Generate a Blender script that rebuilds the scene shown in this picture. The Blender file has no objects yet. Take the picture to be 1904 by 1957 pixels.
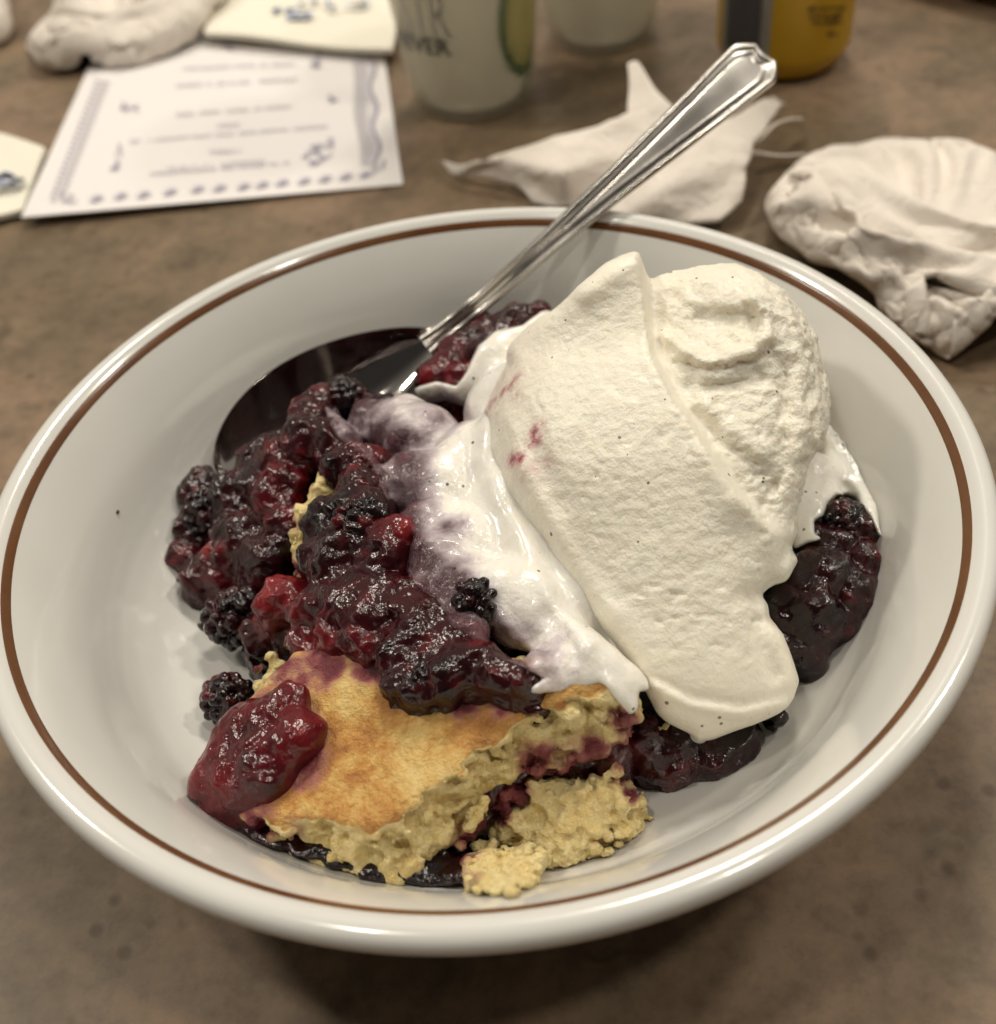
import bpy, bmesh, math, random
import numpy as np
from mathutils import Vector, Matrix

# ------------------------------------------------------------------ camera
U = 0.1                       # bowl radius in metres; food is laid out in bowl radii
RIMZ = 0.5                    # height of the bowl rim above the table, in radii
PXW, PXH = 1904.0, 1957.0     # the frame in the units used for all measured places
FPX = 1155.0 * 1904.0 / 996.0
SC = bpy.context.scene
CO = SC.collection
_e, _r, _dist = math.radians(42.4585), math.radians(-8.15087), 2.338483
_yaw, _pit = math.radians(1.14003562), math.radians(2.20825937)
_fwd = np.array([0, math.cos(_e), -math.sin(_e)])
_right = np.array([1.0, 0, 0])
_up = np.cross(_right, _fwd)
CPOS = -_fwd * _dist
_c, _s = math.cos(_r), math.sin(_r)
_M = np.array([_c * _right + _s * _up, -_s * _right + _c * _up, -_fwd])
_Ry = np.array([[math.cos(_yaw), 0, math.sin(_yaw)], [0, 1, 0], [-math.sin(_yaw), 0, math.cos(_yaw)]])
_Rx = np.array([[1, 0, 0], [0, math.cos(_pit), -math.sin(_pit)], [0, math.sin(_pit), math.cos(_pit)]])
CAM = _Rx @ _Ry @ _M          # rows: right, up, back


def at(x, y, z):
    """the point at height z (radii above the rim) on the line of sight through x, y"""
    d = np.array([(x - PXW / 2) / FPX, -(y - PXH / 2) / FPX, -1.0]) @ CAM
    return CPOS + (z - CPOS[2]) / d[2] * d


def proj(P):
    q = (P - CPOS) @ CAM.T
    return PXW / 2 + FPX * q[..., 0] / -q[..., 2], PXH / 2 - FPX * q[..., 1] / -q[..., 2], -q[..., 2]


def W3(p):
    return np.asarray(p, float) * U + np.array([0, 0, RIMZ * U])


cd = bpy.data.cameras.new('camera')
cam = bpy.data.objects.new('camera', cd)
CO.objects.link(cam)
cd.sensor_fit = 'HORIZONTAL'
cd.sensor_width = 36
cd.lens = 36 * 1155.0 / 996.0
cd.clip_start = 0.01
cd.clip_end = 50
_m = Matrix.Identity(4)
for i in range(3):
    for j in range(3):
        _m[i][j] = CAM[j][i]
_m.translation = Vector(W3(CPOS))
cam.matrix_world = _m
cd.dof.use_dof = True
_ft = at(1000, 1000, 0.02)
cd.dof.focus_distance = float(-((_ft - CPOS) @ CAM.T)[2]) * U
cd.dof.aperture_fstop = 14.0
SC.camera = cam

# ------------------------------------------------------------------ light
world = bpy.data.worlds.new('World')
SC.world = world
world.use_nodes = True
bg = world.node_tree.nodes['Background']
bg.inputs[1].default_value = 0.33
# the room: pale lit ceiling, dimmer towards the side the diner sits on
_wt = world.node_tree
_tc = _wt.nodes.new('ShaderNodeTexCoord')
_sp = _wt.nodes.new('ShaderNodeSeparateXYZ')
_wt.links.new(_tc.outputs['Generated'], _sp.inputs[0])
_mr = _wt.nodes.new('ShaderNodeMapRange')
_mr.interpolation_type = 'SMOOTHSTEP'
_mr.inputs[1].default_value = -0.60
_mr.inputs[2].default_value = 0.60
_wt.links.new(_sp.outputs['Y'], _mr.inputs[0])
_cr = _wt.nodes.new('ShaderNodeValToRGB')
_cr.color_ramp.elements[0].color = (0.12, 0.11, 0.10, 1)
_cr.color_ramp.elements[1].color = (1.0, 0.915, 0.785, 1)
_wt.links.new(_mr.outputs[0], _cr.inputs[0])
_wt.links.new(_cr.outputs[0], bg.inputs[0])


def lamp(name, loc, size, power, col=(1, 0.925, 0.80), aim=(0, 0, 0.03)):
    l = bpy.data.lights.new(name, 'AREA')
    l.shape = 'DISK'
    l.size = size
    l.energy = power
    l.color = col
    o = bpy.data.objects.new(name, l)
    CO.objects.link(o)
    o.location = loc
    o.rotation_euler = (Vector(aim) - Vector(loc)).to_track_quat('-Z', 'Y').to_euler()
    return o


lamp('ceiling_lamp', (0.25, 1.0, 1.5), 0.34, 13)
lamp('ceiling_lamp', (-1.1, 0.55, 1.45), 0.17, 10)
lamp('ceiling_lamp', (1.2, 0.45, 1.5), 0.17, 8)
lamp('ceiling_lamp', (-0.45, -0.1, 1.6), 0.12, 4.6)
lamp('ceiling_lamp', (0.6, -0.35, 1.5), 0.12, 4.4)  # fill lamp added on the viewer's side, brightens scoop and cups

SC.view_settings.view_transform = 'Standard'
SC.view_settings.look = 'None'
SC.view_settings.exposure = 0.0
SC.view_settings.gamma = 1.0
SC.view_settings.use_curve_mapping = False
SC.render.engine = 'CYCLES'
SC.cycles.use_denoising = True
SC.cycles.use_adaptive_sampling = True
SC.cycles.adaptive_threshold = 0.03
SC.cycles.max_bounces = 10
SC.cycles.transparent_max_bounces = 16

rng = np.random.default_rng(7)
random.seed(7)

# ------------------------------------------------------------------ materials


class NT:
    def __init__(s, name):
        s.m = bpy.data.materials.new(name)
        s.m.use_nodes = True
        s.t = s.m.node_tree
        s.b = s.t.nodes['Principled BSDF']

    def n(s, typ, **kw):
        nd = s.t.nodes.new(typ)
        for k, v in kw.items():
            if k.startswith('i_'):
                nd.inputs[int(k[2:])].default_value = v
            else:
                setattr(nd, k, v)
        return nd

    def l(s, a, b):
        s.t.links.new(a, b)

    def set(s, **kw):
        for k, v in kw.items():
            s.b.inputs[k.replace('_', ' ')].default_value = v

    def coord(s):
        return s.n('ShaderNodeTexCoord').outputs['Object']

    def noise(s, scale, detail=4, rough=0.55, vec=None, dist=0.0):
        nd = s.n('ShaderNodeTexNoise')
        nd.inputs['Scale'].default_value = scale
        nd.inputs['Detail'].default_value = detail
        nd.inputs['Roughness'].default_value = rough
        nd.inputs['Distortion'].default_value = dist
        s.l(vec or s.coord(), nd.inputs['Vector'])
        return nd.outputs['Fac']

    def ramp(s, fac, stops):
        nd = s.n('ShaderNodeValToRGB')
        el = nd.color_ramp.elements
        while len(el) < len(stops):
            el.new(0.5)
        for e, (p, c) in zip(el, stops):
            e.position = p
            e.color = c if len(c) == 4 else (*c, 1)
        s.l(fac, nd.inputs[0])
        return nd.outputs[0]

    def mix(s, fac, a, b, mode='MIX'):
        nd = s.n('ShaderNodeMix', data_type='RGBA', blend_type=mode)
        for sock, v in ((nd.inputs[0], fac), (nd.inputs[6], a), (nd.inputs[7], b)):
            if isinstance(v, (float, int)):
                sock.default_value = v
            elif isinstance(v, tuple):
                sock.default_value = v if len(v) == 4 else (*v, 1)
            else:
                s.l(v, sock)
        return nd.outputs[2]

    def math(s, op, a, b=0.0, c=0.0):
        nd = s.n('ShaderNodeMath', operation=op)
        for sock, v in zip(nd.inputs, (a, b, c)):
            if isinstance(v, (float, int)):
                sock.default_value = v
            else:
                s.l(v, sock)
        return nd.outputs[0]

    def attr(s, name):
        nd = s.n('ShaderNodeAttribute', attribute_name=name)
        return nd.outputs['Fac']

    def bump(s, h, strength=0.5, dist=0.001):
        nd = s.n('ShaderNodeBump')
        nd.inputs['Strength'].default_value = strength
        nd.inputs['Distance'].default_value = dist
        s.l(h, nd.inputs['Height'])
        s.l(nd.outputs[0], s.b.inputs['Normal'])

    def base(s, c):
        s.l(c, s.b.inputs['Base Color'])


def plain(name, col, rough=0.5, **kw):
    m = NT(name)
    m.set(Base_Color=(*col, 1), Roughness=rough, **kw)
    return m.m


# table: brown stone-look laminate
m = NT('stone_laminate')
co = m.coord()
n1 = m.noise(9, 6, 0.6, co, 0.6)
n2 = m.noise(38, 5, 0.62, co, 0.3)
c = m.ramp(n1, [(0.28, (0.122, 0.086, 0.052)), (0.45, (0.180, 0.132, 0.083)), (0.58, (0.250, 0.172, 0.112)), (0.72, (0.178, 0.140, 0.090))])
c2 = m.ramp(n2, [(0.3, (0.62, 0.60, 0.58)), (0.52, (1, 1, 1)), (0.75, (1.18, 1.12, 1.06))])
c = m.mix(0.9, c, c2, 'MULTIPLY')
c3 = m.ramp(m.noise(190, 5, 0.7, co), [(0.32, (0.70, 0.68, 0.66)), (0.52, (1, 1, 1)), (0.72, (1.22, 1.18, 1.12))])
c = m.mix(0.8, c, c3, 'MULTIPLY')
vo = m.n('ShaderNodeTexVoronoi', feature='F1')
vo.inputs['Scale'].default_value = 120
m.l(co, vo.inputs['Vector'])
sp = m.ramp(vo.outputs['Distance'], [(0.10, (1, 1, 1)), (0.24, (0, 0, 0))])
spn = m.ramp(m.noise(30, 3, 0.5, co), [(0.47, (0, 0, 0)), (0.56, (1, 1, 1))])
spf = m.math('MULTIPLY', sp, spn)
c = m.mix(m.math('MULTIPLY', spf, 0.6), c, (0.06, 0.036, 0.02))
# hairline veins
vn = m.noise(16, 3, 0.5, co, 0.4)
vd = m.math('ABSOLUTE', m.math('SUBTRACT', vn, 0.5))
ve = m.ramp(vd, [(0.0, (1, 1, 1)), (0.02, (0, 0, 0))])
vm = m.ramp(m.noise(45, 4, 0.6, co), [(0.5, (0, 0, 0)), (0.62, (1, 1, 1))])
c = m.mix(m.math('MULTIPLY', m.math('MULTIPLY', ve, vm), 0.55), c, (0.055, 0.04, 0.026))
m.base(c)
m.set(Roughness=0.42)
m.b.inputs['Specular IOR Level'].default_value = 0.35
m.bump(m.mix(spf, n2, (0, 0, 0)), 0.12, 0.0006)
M_TABLE = m.m

m = NT('glazed_stoneware')
n1 = m.noise(30, 3, 0.5)
m.base(m.ramp(n1, [(0.3, (0.655, 0.645, 0.61)), (0.7, (0.685, 0.675, 0.64))]))
m.set(Roughness=0.16)
m.b.inputs['Coat Weight'].default_value = 0.5
m.b.inputs['Coat Roughness'].default_value = 0.06
M_BOWL = m.m

m = NT('brown_glaze_band')
n1 = m.noise(60, 4, 0.6)
m.base(m.ramp(n1, [(0.3, (0.105, 0.040, 0.013)), (0.7, (0.155, 0.065, 0.024))]))
m.set(Roughness=0.2)
M_BAND = m.m

m = NT('stainless_steel')
m.set(Metallic=1.0, Roughness=0.16)
n1 = m.noise(900, 2, 0.5)
n2 = m.noise(60, 3, 0.5)
m.base(m.ramp(n2, [(0.3, (0.56, 0.53, 0.49)), (0.7, (0.64, 0.61, 0.57))]))
m.l(m.ramp(n2, [(0.35, (0.2, 0.2, 0.2)), (0.7, (0.32, 0.32, 0.32))]), m.b.inputs['Roughness'])
M_STEEL = m.m

m = NT('polished_steel')
m.set(Metallic=1.0, Roughness=0.07)
n2 = m.noise(50, 3, 0.5)
m.base(m.ramp(n2, [(0.3, (0.52, 0.49, 0.46)), (0.7, (0.58, 0.55, 0.52))]))
M_STEEL2 = m.m


def ice_material(name, melt):
    m = NT(name)
    co = m.coord()
    n1 = m.noise(35, 3, 0.5, co)
    c = m.ramp(n1, [(0.3, (0.85, 0.795, 0.665)), (0.7, (0.895, 0.855, 0.735))]) if not melt else \
        m.ramp(n1, [(0.3, (0.82, 0.79, 0.72)), (0.7, (0.86, 0.835, 0.775))])
    st = m.attr('stain')
    stn = m.noise(260, 4, 0.7, co)
    if melt:
        f = m.math('ADD', st, m.math('MULTIPLY', m.math('SUBTRACT', stn, 0.5), 0.5))
        c3 = m.ramp(f, [(0.10, (0.84, 0.80, 0.75)), (0.38, (0.70, 0.615, 0.64)), (0.70, (0.52, 0.40, 0.44)), (1.0, (0.30, 0.16, 0.19))])
        c = m.mix(m.ramp(f, [(0.1, (0, 0, 0)), (0.25, (1, 1, 1))]), c, c3)
        m.l(m.ramp(f, [(0.16, (1, 1, 1)), (0.45, (.66, .66, .66)), (0.85, (.28, .28, .28))]), m.b.inputs['Alpha'])
    else:
        f = m.math('MULTIPLY', st, m.ramp(m.noise(420, 3, 0.6, co), [(0.38, (0, 0, 0)), (0.62, (1, 1, 1))]))
        c = m.mix(m.math('MULTIPLY', st, 0.35), c, (0.62, 0.36, 0.40))
        c = m.mix(f, c, (0.33, 0.02, 0.055))
    # vanilla specks
    vo = m.n('ShaderNodeTexVoronoi', feature='F1')
    vo.inputs['Scale'].default_value = 330
    m.l(co, vo.inputs['Vector'])
    sx = m.n('ShaderNodeSeparateColor')
    m.l(vo.outputs['Color'], sx.inputs[0])
    pick = m.math('LESS_THAN', sx.outputs[0], 0.34)
    rad = m.math('MULTIPLY', sx.outputs[1], 0.10)
    dot = m.math('LESS_THAN', vo.outputs['Distance'], m.math('ADD', rad, 0.03))
    c = m.mix(m.math('MULTIPLY', m.math('MULTIPLY', pick, dot), 0.8), c, (0.05, 0.035, 0.02))
    m.base(c)
    if melt:
        m.set(Roughness=0.2)
        m.b.inputs['Specular IOR Level'].default_value = 0.5
        m.b.inputs['Coat Weight'].default_value = 0.35
        m.b.inputs['Coat Roughness'].default_value = 0.08
        h = m.math('MULTIPLY', m.noise(420, 4, 0.6, co), m.math('ADD', m.math('MULTIPLY', st, 1.6), 0.35))
        m.bump(h, 0.55, 0.0014)
    else:
        m.set(Roughness=0.48)
        m.b.inputs['Specular IOR Level'].default_value = 0.4
        ro = m.attr('rough')
        h = m.noise(900, 4, 0.65, co)
        h2 = m.noise(560, 3, 0.6, co)
        hh = m.math('ADD', m.math('MULTIPLY', h, 0.6), h2)
        m.bump(m.math('MULTIPLY', hh, ro), 0.55, 0.0013)
        m.b.inputs['Coat Weight'].default_value = 0.22
        m.b.inputs['Coat Roughness'].default_value = 0.25
    m.b.inputs['Subsurface Weight'].default_value = 0.45
    m.b.inputs['Subsurface Radius'].default_value = (1.0, 0.8, 0.55)
    m.b.inputs['Subsurface Scale'].default_value = 0.0022
    return m.m


M_ICE = ice_material('vanilla_ice_cream', False)
M_MELT = ice_material('melted_ice_cream', True)


def compote_material(name, bias):
    m = NT(name)
    co = m.coord()
    a = m.attr('red')
    n1 = m.noise(150, 4, 0.65, co)
    f = m.math('ADD', a, m.math('MULTIPLY', m.math('SUBTRACT', n1, 0.5), 0.55))
    f = m.math('ADD', f, bias)
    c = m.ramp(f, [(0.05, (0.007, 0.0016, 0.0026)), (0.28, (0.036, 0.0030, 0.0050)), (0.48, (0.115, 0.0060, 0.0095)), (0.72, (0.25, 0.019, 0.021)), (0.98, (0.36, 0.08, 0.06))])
    m.base(c)
    m.set(Roughness=0.19)
    m.b.inputs['Specular IOR Level'].default_value = 0.5
    m.b.inputs['Coat Weight'].default_value = 0.0
    m.b.inputs['Coat Roughness'].default_value = 0.07
    m.b.inputs['Subsurface Weight'].default_value = 0.22
    m.b.inputs['Subsurface Radius'].default_value = (1.0, 0.12, 0.10)
    m.b.inputs['Subsurface Scale'].default_value = 0.0022
    h = m.noise(480, 3, 0.6, co)
    m.bump(h, 0.35, 0.0011)
    return m.m


M_COMP = compote_material('berry_compote', 0.0)
M_BERRY = compote_material('cooked_blackberry', -0.08)

# cake: crust and crumb by the 'crust' attribute, juice by 'juice'
m = NT('baked_cobbler_cake')
co = m.coord()
n1 = m.noise(60, 6, 0.72, co, 0.4)
n2 = m.noise(300, 4, 0.65, co)
crumb = m.ramp(n2, [(0.3, (0.78, 0.58, 0.22)), (0.7, (0.93, 0.79, 0.43))])
crust = m.ramp(n1, [(0.30, (0.80, 0.62, 0.27)), (0.42, (0.70, 0.46, 0.15)), (0.51, (0.55, 0.27, 0.065)), (0.63, (0.36, 0.14, 0.035))])
cr = m.attr('crust')
c = m.mix(m.ramp(m.math('ADD', cr, m.math('MULTIPLY', m.math('SUBTRACT', n2, 0.5), 0.3)), [(0.4, (0, 0, 0)), (0.6, (1, 1, 1))]), crumb, crust)
ju = m.attr('juice')
jf = m.math('ADD', ju, m.math('MULTIPLY', m.math('SUBTRACT', m.noise(120, 4, 0.6, co), 0.5), 0.5))
jc = m.ramp(jf, [(0.35, (0.46, 0.20, 0.15)), (0.65, (0.20, 0.030, 0.04)), (0.95, (0.05, 0.006, 0.012))])
c = m.mix(m.ramp(jf, [(0.25, (0, 0, 0)), (0.5, (1, 1, 1))]), c, jc)
m.base(c)
m.l(m.ramp(m.math('MAXIMUM', cr, jf), [(0.3, (0.75, 0.75, 0.75)), (0.8, (0.38, 0.38, 0.38))]), m.b.inputs['Roughness'])
m.b.inputs['Subsurface Weight'].default_value = 0.2
m.b.inputs['Subsurface Radius'].default_value = (1.0, 0.6, 0.25)
m.b.inputs['Subsurface Scale'].default_value = 0.0015
hc = m.math('ADD', n2, m.math('MULTIPLY', m.noise(750, 4, 0.7, co), 0.9))
hc = m.math('MULTIPLY', hc, m.ramp(cr, [(0.3, (1, 1, 1)), (0.7, (.6, .6, .6))]))
m.bump(hc, 0.9, 0.0022)
M_CAKE = m.m

m = NT('paper_napkin')
n1 = m.noise(60, 4, 0.6)
m.base(m.ramp(n1, [(0.3, (0.74, 0.675, 0.60)), (0.7, (0.79, 0.73, 0.66))]))
m.set(Roughness=0.9)
m.b.inputs['Specular IOR Level'].default_value = 0.1
cn = m.noise(75, 5, 0.6, None, 0.8)
cv = m.math('ABSOLUTE', m.math('SUBTRACT', cn, 0.5))
m.bump(m.math('ADD', m.math('MULTIPLY', cv, 3.0), m.math('MULTIPLY', m.noise(600, 3, 0.6), 0.15)), 0.5, 0.0016)
M_NAP = m.m

# ------------------------------------------------------------------ scene helpers


def tag(o, label=None, cat=None, group=None, kind=None):
    if label:
        o['label'] = label
    if cat:
        o['category'] = cat
    if group:
        o['group'] = group
    if kind:
        o['kind'] = kind
    return o


def empty(name, loc, label, cat, group=None):
    o = bpy.data.objects.new(name, None)
    o.empty_display_size = 0.01
    CO.objects.link(o)
    o.location = loc
    return tag(o, label, cat, group)


def mesh_obj(name, verts, faces, mat, parent=None, smooth=True, attrs=None, sharp=None):
    """verts in world metres; faces an array of quads or a list"""
    me = bpy.data.meshes.new(name)
    v = np.asarray(verts, np.float32)
    off = np.zeros(3, np.float32)
    if parent is not None:
        off = np.array(parent.location, np.float32)
        if parent.parent is not None:
            off = off + np.array(parent.parent.location, np.float32)
    v = v - off
    if isinstance(faces, np.ndarray) and faces.ndim == 2:
        k = faces.shape[1]
        me.vertices.add(len(v))
        me.vertices.foreach_set('co', v.ravel())
        me.loops.add(faces.size)
        me.loops.foreach_set('vertex_index', faces.astype(np.int32).ravel())
        me.polygons.add(len(faces))
        me.polygons.foreach_set('loop_start', np.arange(0, faces.size, k, dtype=np.int32))
        me.update(calc_edges=True)
    else:
        me.from_pydata([tuple(map(float, p)) for p in v], [], [tuple(map(int, f)) for f in faces])
    me.polygons.foreach_set('use_smooth', np.full(len(me.polygons), smooth))
    for k, a in (attrs or {}).items():
        at_ = me.attributes.new(k, 'FLOAT', 'POINT')
        at_.data.foreach_set('value', np.asarray(a, np.float32))
    me.materials.append(mat)
    if sharp:
        me.set_sharp_from_angle(angle=math.radians(sharp))
    me.validate()
    me.update()
    o = bpy.data.objects.new(name, me)
    CO.objects.link(o)
    o.parent = parent
    return o


def lathe(prof, n=128, center=(0, 0, 0), closed=False):
    """prof: list of (r, z); returns verts, quads"""
    pr = np.array(prof)
    a = np.linspace(0, 2 * np.pi, n, endpoint=False)
    v = np.stack([pr[:, 0][:, None] * np.cos(a), pr[:, 0][:, None] * np.sin(a), np.repeat(pr[:, 1][:, None], n, 1)], -1)
    v = v.reshape(-1, 3) + np.asarray(center)
    i, j = np.meshgrid(np.arange(len(pr) if closed else len(pr) - 1), np.arange(n), indexing='ij')
    i2, j2 = (i + 1) % len(pr), (j + 1) % n
    q = np.stack([i * n + j, i * n + j2, i2 * n + j2, i2 * n + j], -1).reshape(-1, 4)
    return v, q


def smooth_path(pts, n):
    """Catmull-Rom through the points, n samples"""
    p = np.asarray(pts, float)
    p = np.vstack([2 * p[0] - p[1], p, 2 * p[-1] - p[-2]])
    t = np.linspace(0, len(p) - 3 - 1e-9, n)
    i = t.astype(int)
    f = (t - i)[:, None]
    a, b, c_, d = p[i], p[i + 1], p[i + 2], p[i + 3]
    return 0.5 * (2 * b + (c_ - a) * f + (2 * a - 5 * b + 4 * c_ - d) * f ** 2 + (3 * b - a - 3 * c_ + d) * f ** 3)


# ---- noise
_LAT = [rng.random((32, 32, 32)).astype(np.float32) for _ in range(3)]


def vnoise(P, scale, k=0):
    """smooth value noise, -1..1"""
    q = P * scale + 100.37
    i = np.floor(q).astype(np.int32)
    f = (q - i).astype(np.float32)
    f = f * f * (3 - 2 * f)
    L = _LAT[k]
    i0 = i & 31
    i1 = (i + 1) & 31
    x0, y0, z0 = i0[..., 0], i0[..., 1], i0[..., 2]
    x1, y1, z1 = i1[..., 0], i1[..., 1], i1[..., 2]
    fx, fy, fz = f[..., 0], f[..., 1], f[..., 2]
    a = L[x0, y0, z0] * (1 - fx) + L[x1, y0, z0] * fx
    b = L[x0, y1, z0] * (1 - fx) + L[x1, y1, z0] * fx
    c_ = L[x0, y0, z1] * (1 - fx) + L[x1, y0, z1] * fx
    d = L[x0, y1, z1] * (1 - fx) + L[x1, y1, z1] * fx
    return 2 * ((a * (1 - fy) + b * fy) * (1 - fz) + (c_ * (1 - fy) + d * fy) * fz) - 1


def fbm(P, scale, oct=3, gain=0.5):
    s, a, t = 0, 1.0, 0
    for o in range(oct):
        s = s + a * vnoise(P, scale * 2.03 ** o, o % 3)
        t += a
        a *= gain
    return s / t


def crease(P, seed, f0=2.2, n=9):
    """sharp straight folds, as in crumpled paper: warped triangle waves in many directions"""
    r_ = np.random.default_rng(seed)
    w = .09 * np.stack([vnoise(P + 1.7, 3.1, 0), vnoise(P + 4.2, 3.1, 1), vnoise(P + 8.8, 3.1, 2)], -1)
    q = P + w
    s_, t = 0, 0
    for k in range(n):
        d = r_.normal(size=3)
        d /= np.linalg.norm(d)
        f = f0 * r_.uniform(.7, 2.6)
        a = f0 / f
        x = (q @ d) * f + r_.uniform(0, 1)
        tri = 4 * np.abs(x - np.floor(x) - .5) - 1
        s_ = s_ + a * tri * (.55 + .6 * vnoise(P + k, 2.3, k % 3))
        t += a
    return s_ / t


def ridged(P, scale, oct=3):
    s, a, t = 0, 1.0, 0
    for o in range(oct):
        s = s + a * (1 - 2 * np.abs(vnoise(P, scale * 2.1 ** o, o % 3)))
        t += a
        a *= 0.5
    return s / t


# ---- 2-D guide maps (4 unit cells) over the frame, sampled for points by projection
MS = 4.0
_mx, _my = np.meshgrid(np.arange(-80, 2000, MS), np.arange(-80, 2060, MS), indexing='xy')


def seg_dist(px, py, a, b):
    ax, ay = a
    bx, by = b
    dx, dy = bx - ax, by - ay
    t = np.clip(((px - ax) * dx + (py - ay) * dy) / (dx * dx + dy * dy + 1e-9), 0, 1)
    return np.hypot(px - ax - t * dx, py - ay - t * dy)


def poly_map(poly):
    """signed distance in frame units, negative inside"""
    d = np.full(_mx.shape, 1e9)
    ins = np.zeros(_mx.shape, bool)
    n = len(poly)
    for i in range(n):
        a, b = poly[i], poly[(i + 1) % n]
        d = np.minimum(d, seg_dist(_mx, _my, a, b))
        if a[1] != b[1]:
            cond = ((a[1] > _my) != (b[1] > _my)) & (_mx < (b[0] - a[0]) * (_my - a[1]) / (b[1] - a[1]) + a[0])
            ins ^= cond
    return np.where(ins, -d, d)


def line_map(pts):
    """distance to a polyline and the side (positive to the right of its direction)"""
    d = np.full(_mx.shape, 1e9)
    s = np.zeros(_mx.shape)
    for a, b in zip(pts[:-1], pts[1:]):
        q = seg_dist(_mx, _my, a, b)
        side = (b[0] - a[0]) * (_my - a[1]) - (b[1] - a[1]) * (_mx - a[0])
        u = q < d
        d = np.where(u, q, d)
        s = np.where(u, np.sign(side), s)
    return d, s


def samp(mp, u, v):
    x = np.clip((u + 80) / MS, 0, mp.shape[1] - 1.001)
    y = np.clip((v + 80) / MS, 0, mp.shape[0] - 1.001)
    i, j = x.astype(np.int32), y.astype(np.int32)
    fx, fy = x - i, y - j
    return (mp[j, i] * (1 - fx) + mp[j, i + 1] * fx) * (1 - fy) + (mp[j + 1, i] * (1 - fx) + mp[j + 1, i + 1] * fx) * fy


def sstep(a, b, x):
    t = np.clip((x - a) / (b - a), 0, 1)
    return t * t * (3 - 2 * t)


# ---- volumes
def smin(a, b, k):
    h = np.clip(0.5 + 0.5 * (b - a) / k, 0, 1)
    return b * (1 - h) + a * h - k * h * (1 - h)


def smax(a, b, k):
    return -smin(-a, -b, k)


class Grid:
    def __init__(s, lo, hi, h):
        s.lo, s.h = np.array(lo, float), h
        s.n = np.ceil((np.array(hi) - s.lo) / h).astype(int) + 1
        ax = [s.lo[i] + h * np.arange(s.n[i]) for i in range(3)]
        s.X, s.Y, s.Z = np.meshgrid(*ax, indexing='ij', sparse=True)
        s.d = np.full(s.n, 0.5, np.float32)
        s.a = np.zeros(s.n, np.float32)

    def pts(s):
        return np.stack(np.broadcast_arrays(s.X, s.Y, s.Z), -1)

    def window(s, c0, r):
        i0 = np.maximum(np.floor((np.minimum.reduce(c0) - r - s.lo) / s.h).astype(int), 0)
        i1 = np.minimum(np.ceil((np.maximum.reduce(c0) + r - s.lo) / s.h).astype(int) + 1, s.n)
        return tuple(slice(a, b) for a, b in zip(i0, i1))

    def blob(s, c0, r, k, c1=None, a=0.0, k2=None):
        """smooth-union a sphere, or a capsule from c0 to c1; a colours it"""
        c0 = np.asarray(c0, float)
        cs = [c0] if c1 is None else [c0, np.asarray(c1, float)]
        w = s.window(cs, r + 4 * k + 0.02)
        x, y, z = s.X[w[0]], s.Y[:, w[1]], s.Z[:, :, w[2]]
        if c1 is None:
            d = np.sqrt((x - c0[0]) ** 2 + (y - c0[1]) ** 2 + (z - c0[2]) ** 2) - r
        else:
            e = cs[1] - c0
            t = np.clip(((x - c0[0]) * e[0] + (y - c0[1]) * e[1] + (z - c0[2]) * e[2]) / (e @ e + 1e-12), 0, 1)
            d = np.sqrt((x - c0[0] - t * e[0]) ** 2 + (y - c0[1] - t * e[1]) ** 2 + (z - c0[2] - t * e[2]) ** 2) - r
        old = s.d[w]
        h = np.clip(0.5 + 0.5 * (old - d) / max(k, 1e-6), 0, 1)
        s.d[w] = old * (1 - h) + d * h - k * h * (1 - h)
        s.a[w] = s.a[w] * (1 - h) + a * h

    def carve(s, c0, r, k):
        c0 = np.asarray(c0, float)
        w = s.window([c0], r + 3 * k)
        x, y, z = s.X[w[0]], s.Y[:, w[1]], s.Z[:, :, w[2]]
        d = r - np.sqrt((x - c0[0]) ** 2 + (y - c0[1]) ** 2 + (z - c0[2]) ** 2)
        s.d[w] = smax(s.d[w], d, k)

    def mesh(s):
        return surface_nets(s.d, s.lo, s.h)

    def sample(s, arr, P):
        q = (P - s.lo) / s.h
        q = np.clip(q, 0, np.array(s.n) - 1.001)
        i = q.astype(np.int32)
        f = q - i
        o = 0
        for dx in (0, 1):
            for dy in (0, 1):
                for dz in (0, 1):
                    w = (f[:, 0] if dx else 1 - f[:, 0]) * (f[:, 1] if dy else 1 - f[:, 1]) * (f[:, 2] if dz else 1 - f[:, 2])
                    o = o + w * arr[i[:, 0] + dx, i[:, 1] + dy, i[:, 2] + dz]
        return o

    def grad(s, P):
        e = s.h
        g = np.stack([s.sample(s.d, P + np.eye(3)[k] * e) - s.sample(s.d, P - np.eye(3)[k] * e) for k in range(3)], -1)
        return g / (np.linalg.norm(g, axis=1)[:, None] + 1e-9)


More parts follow.
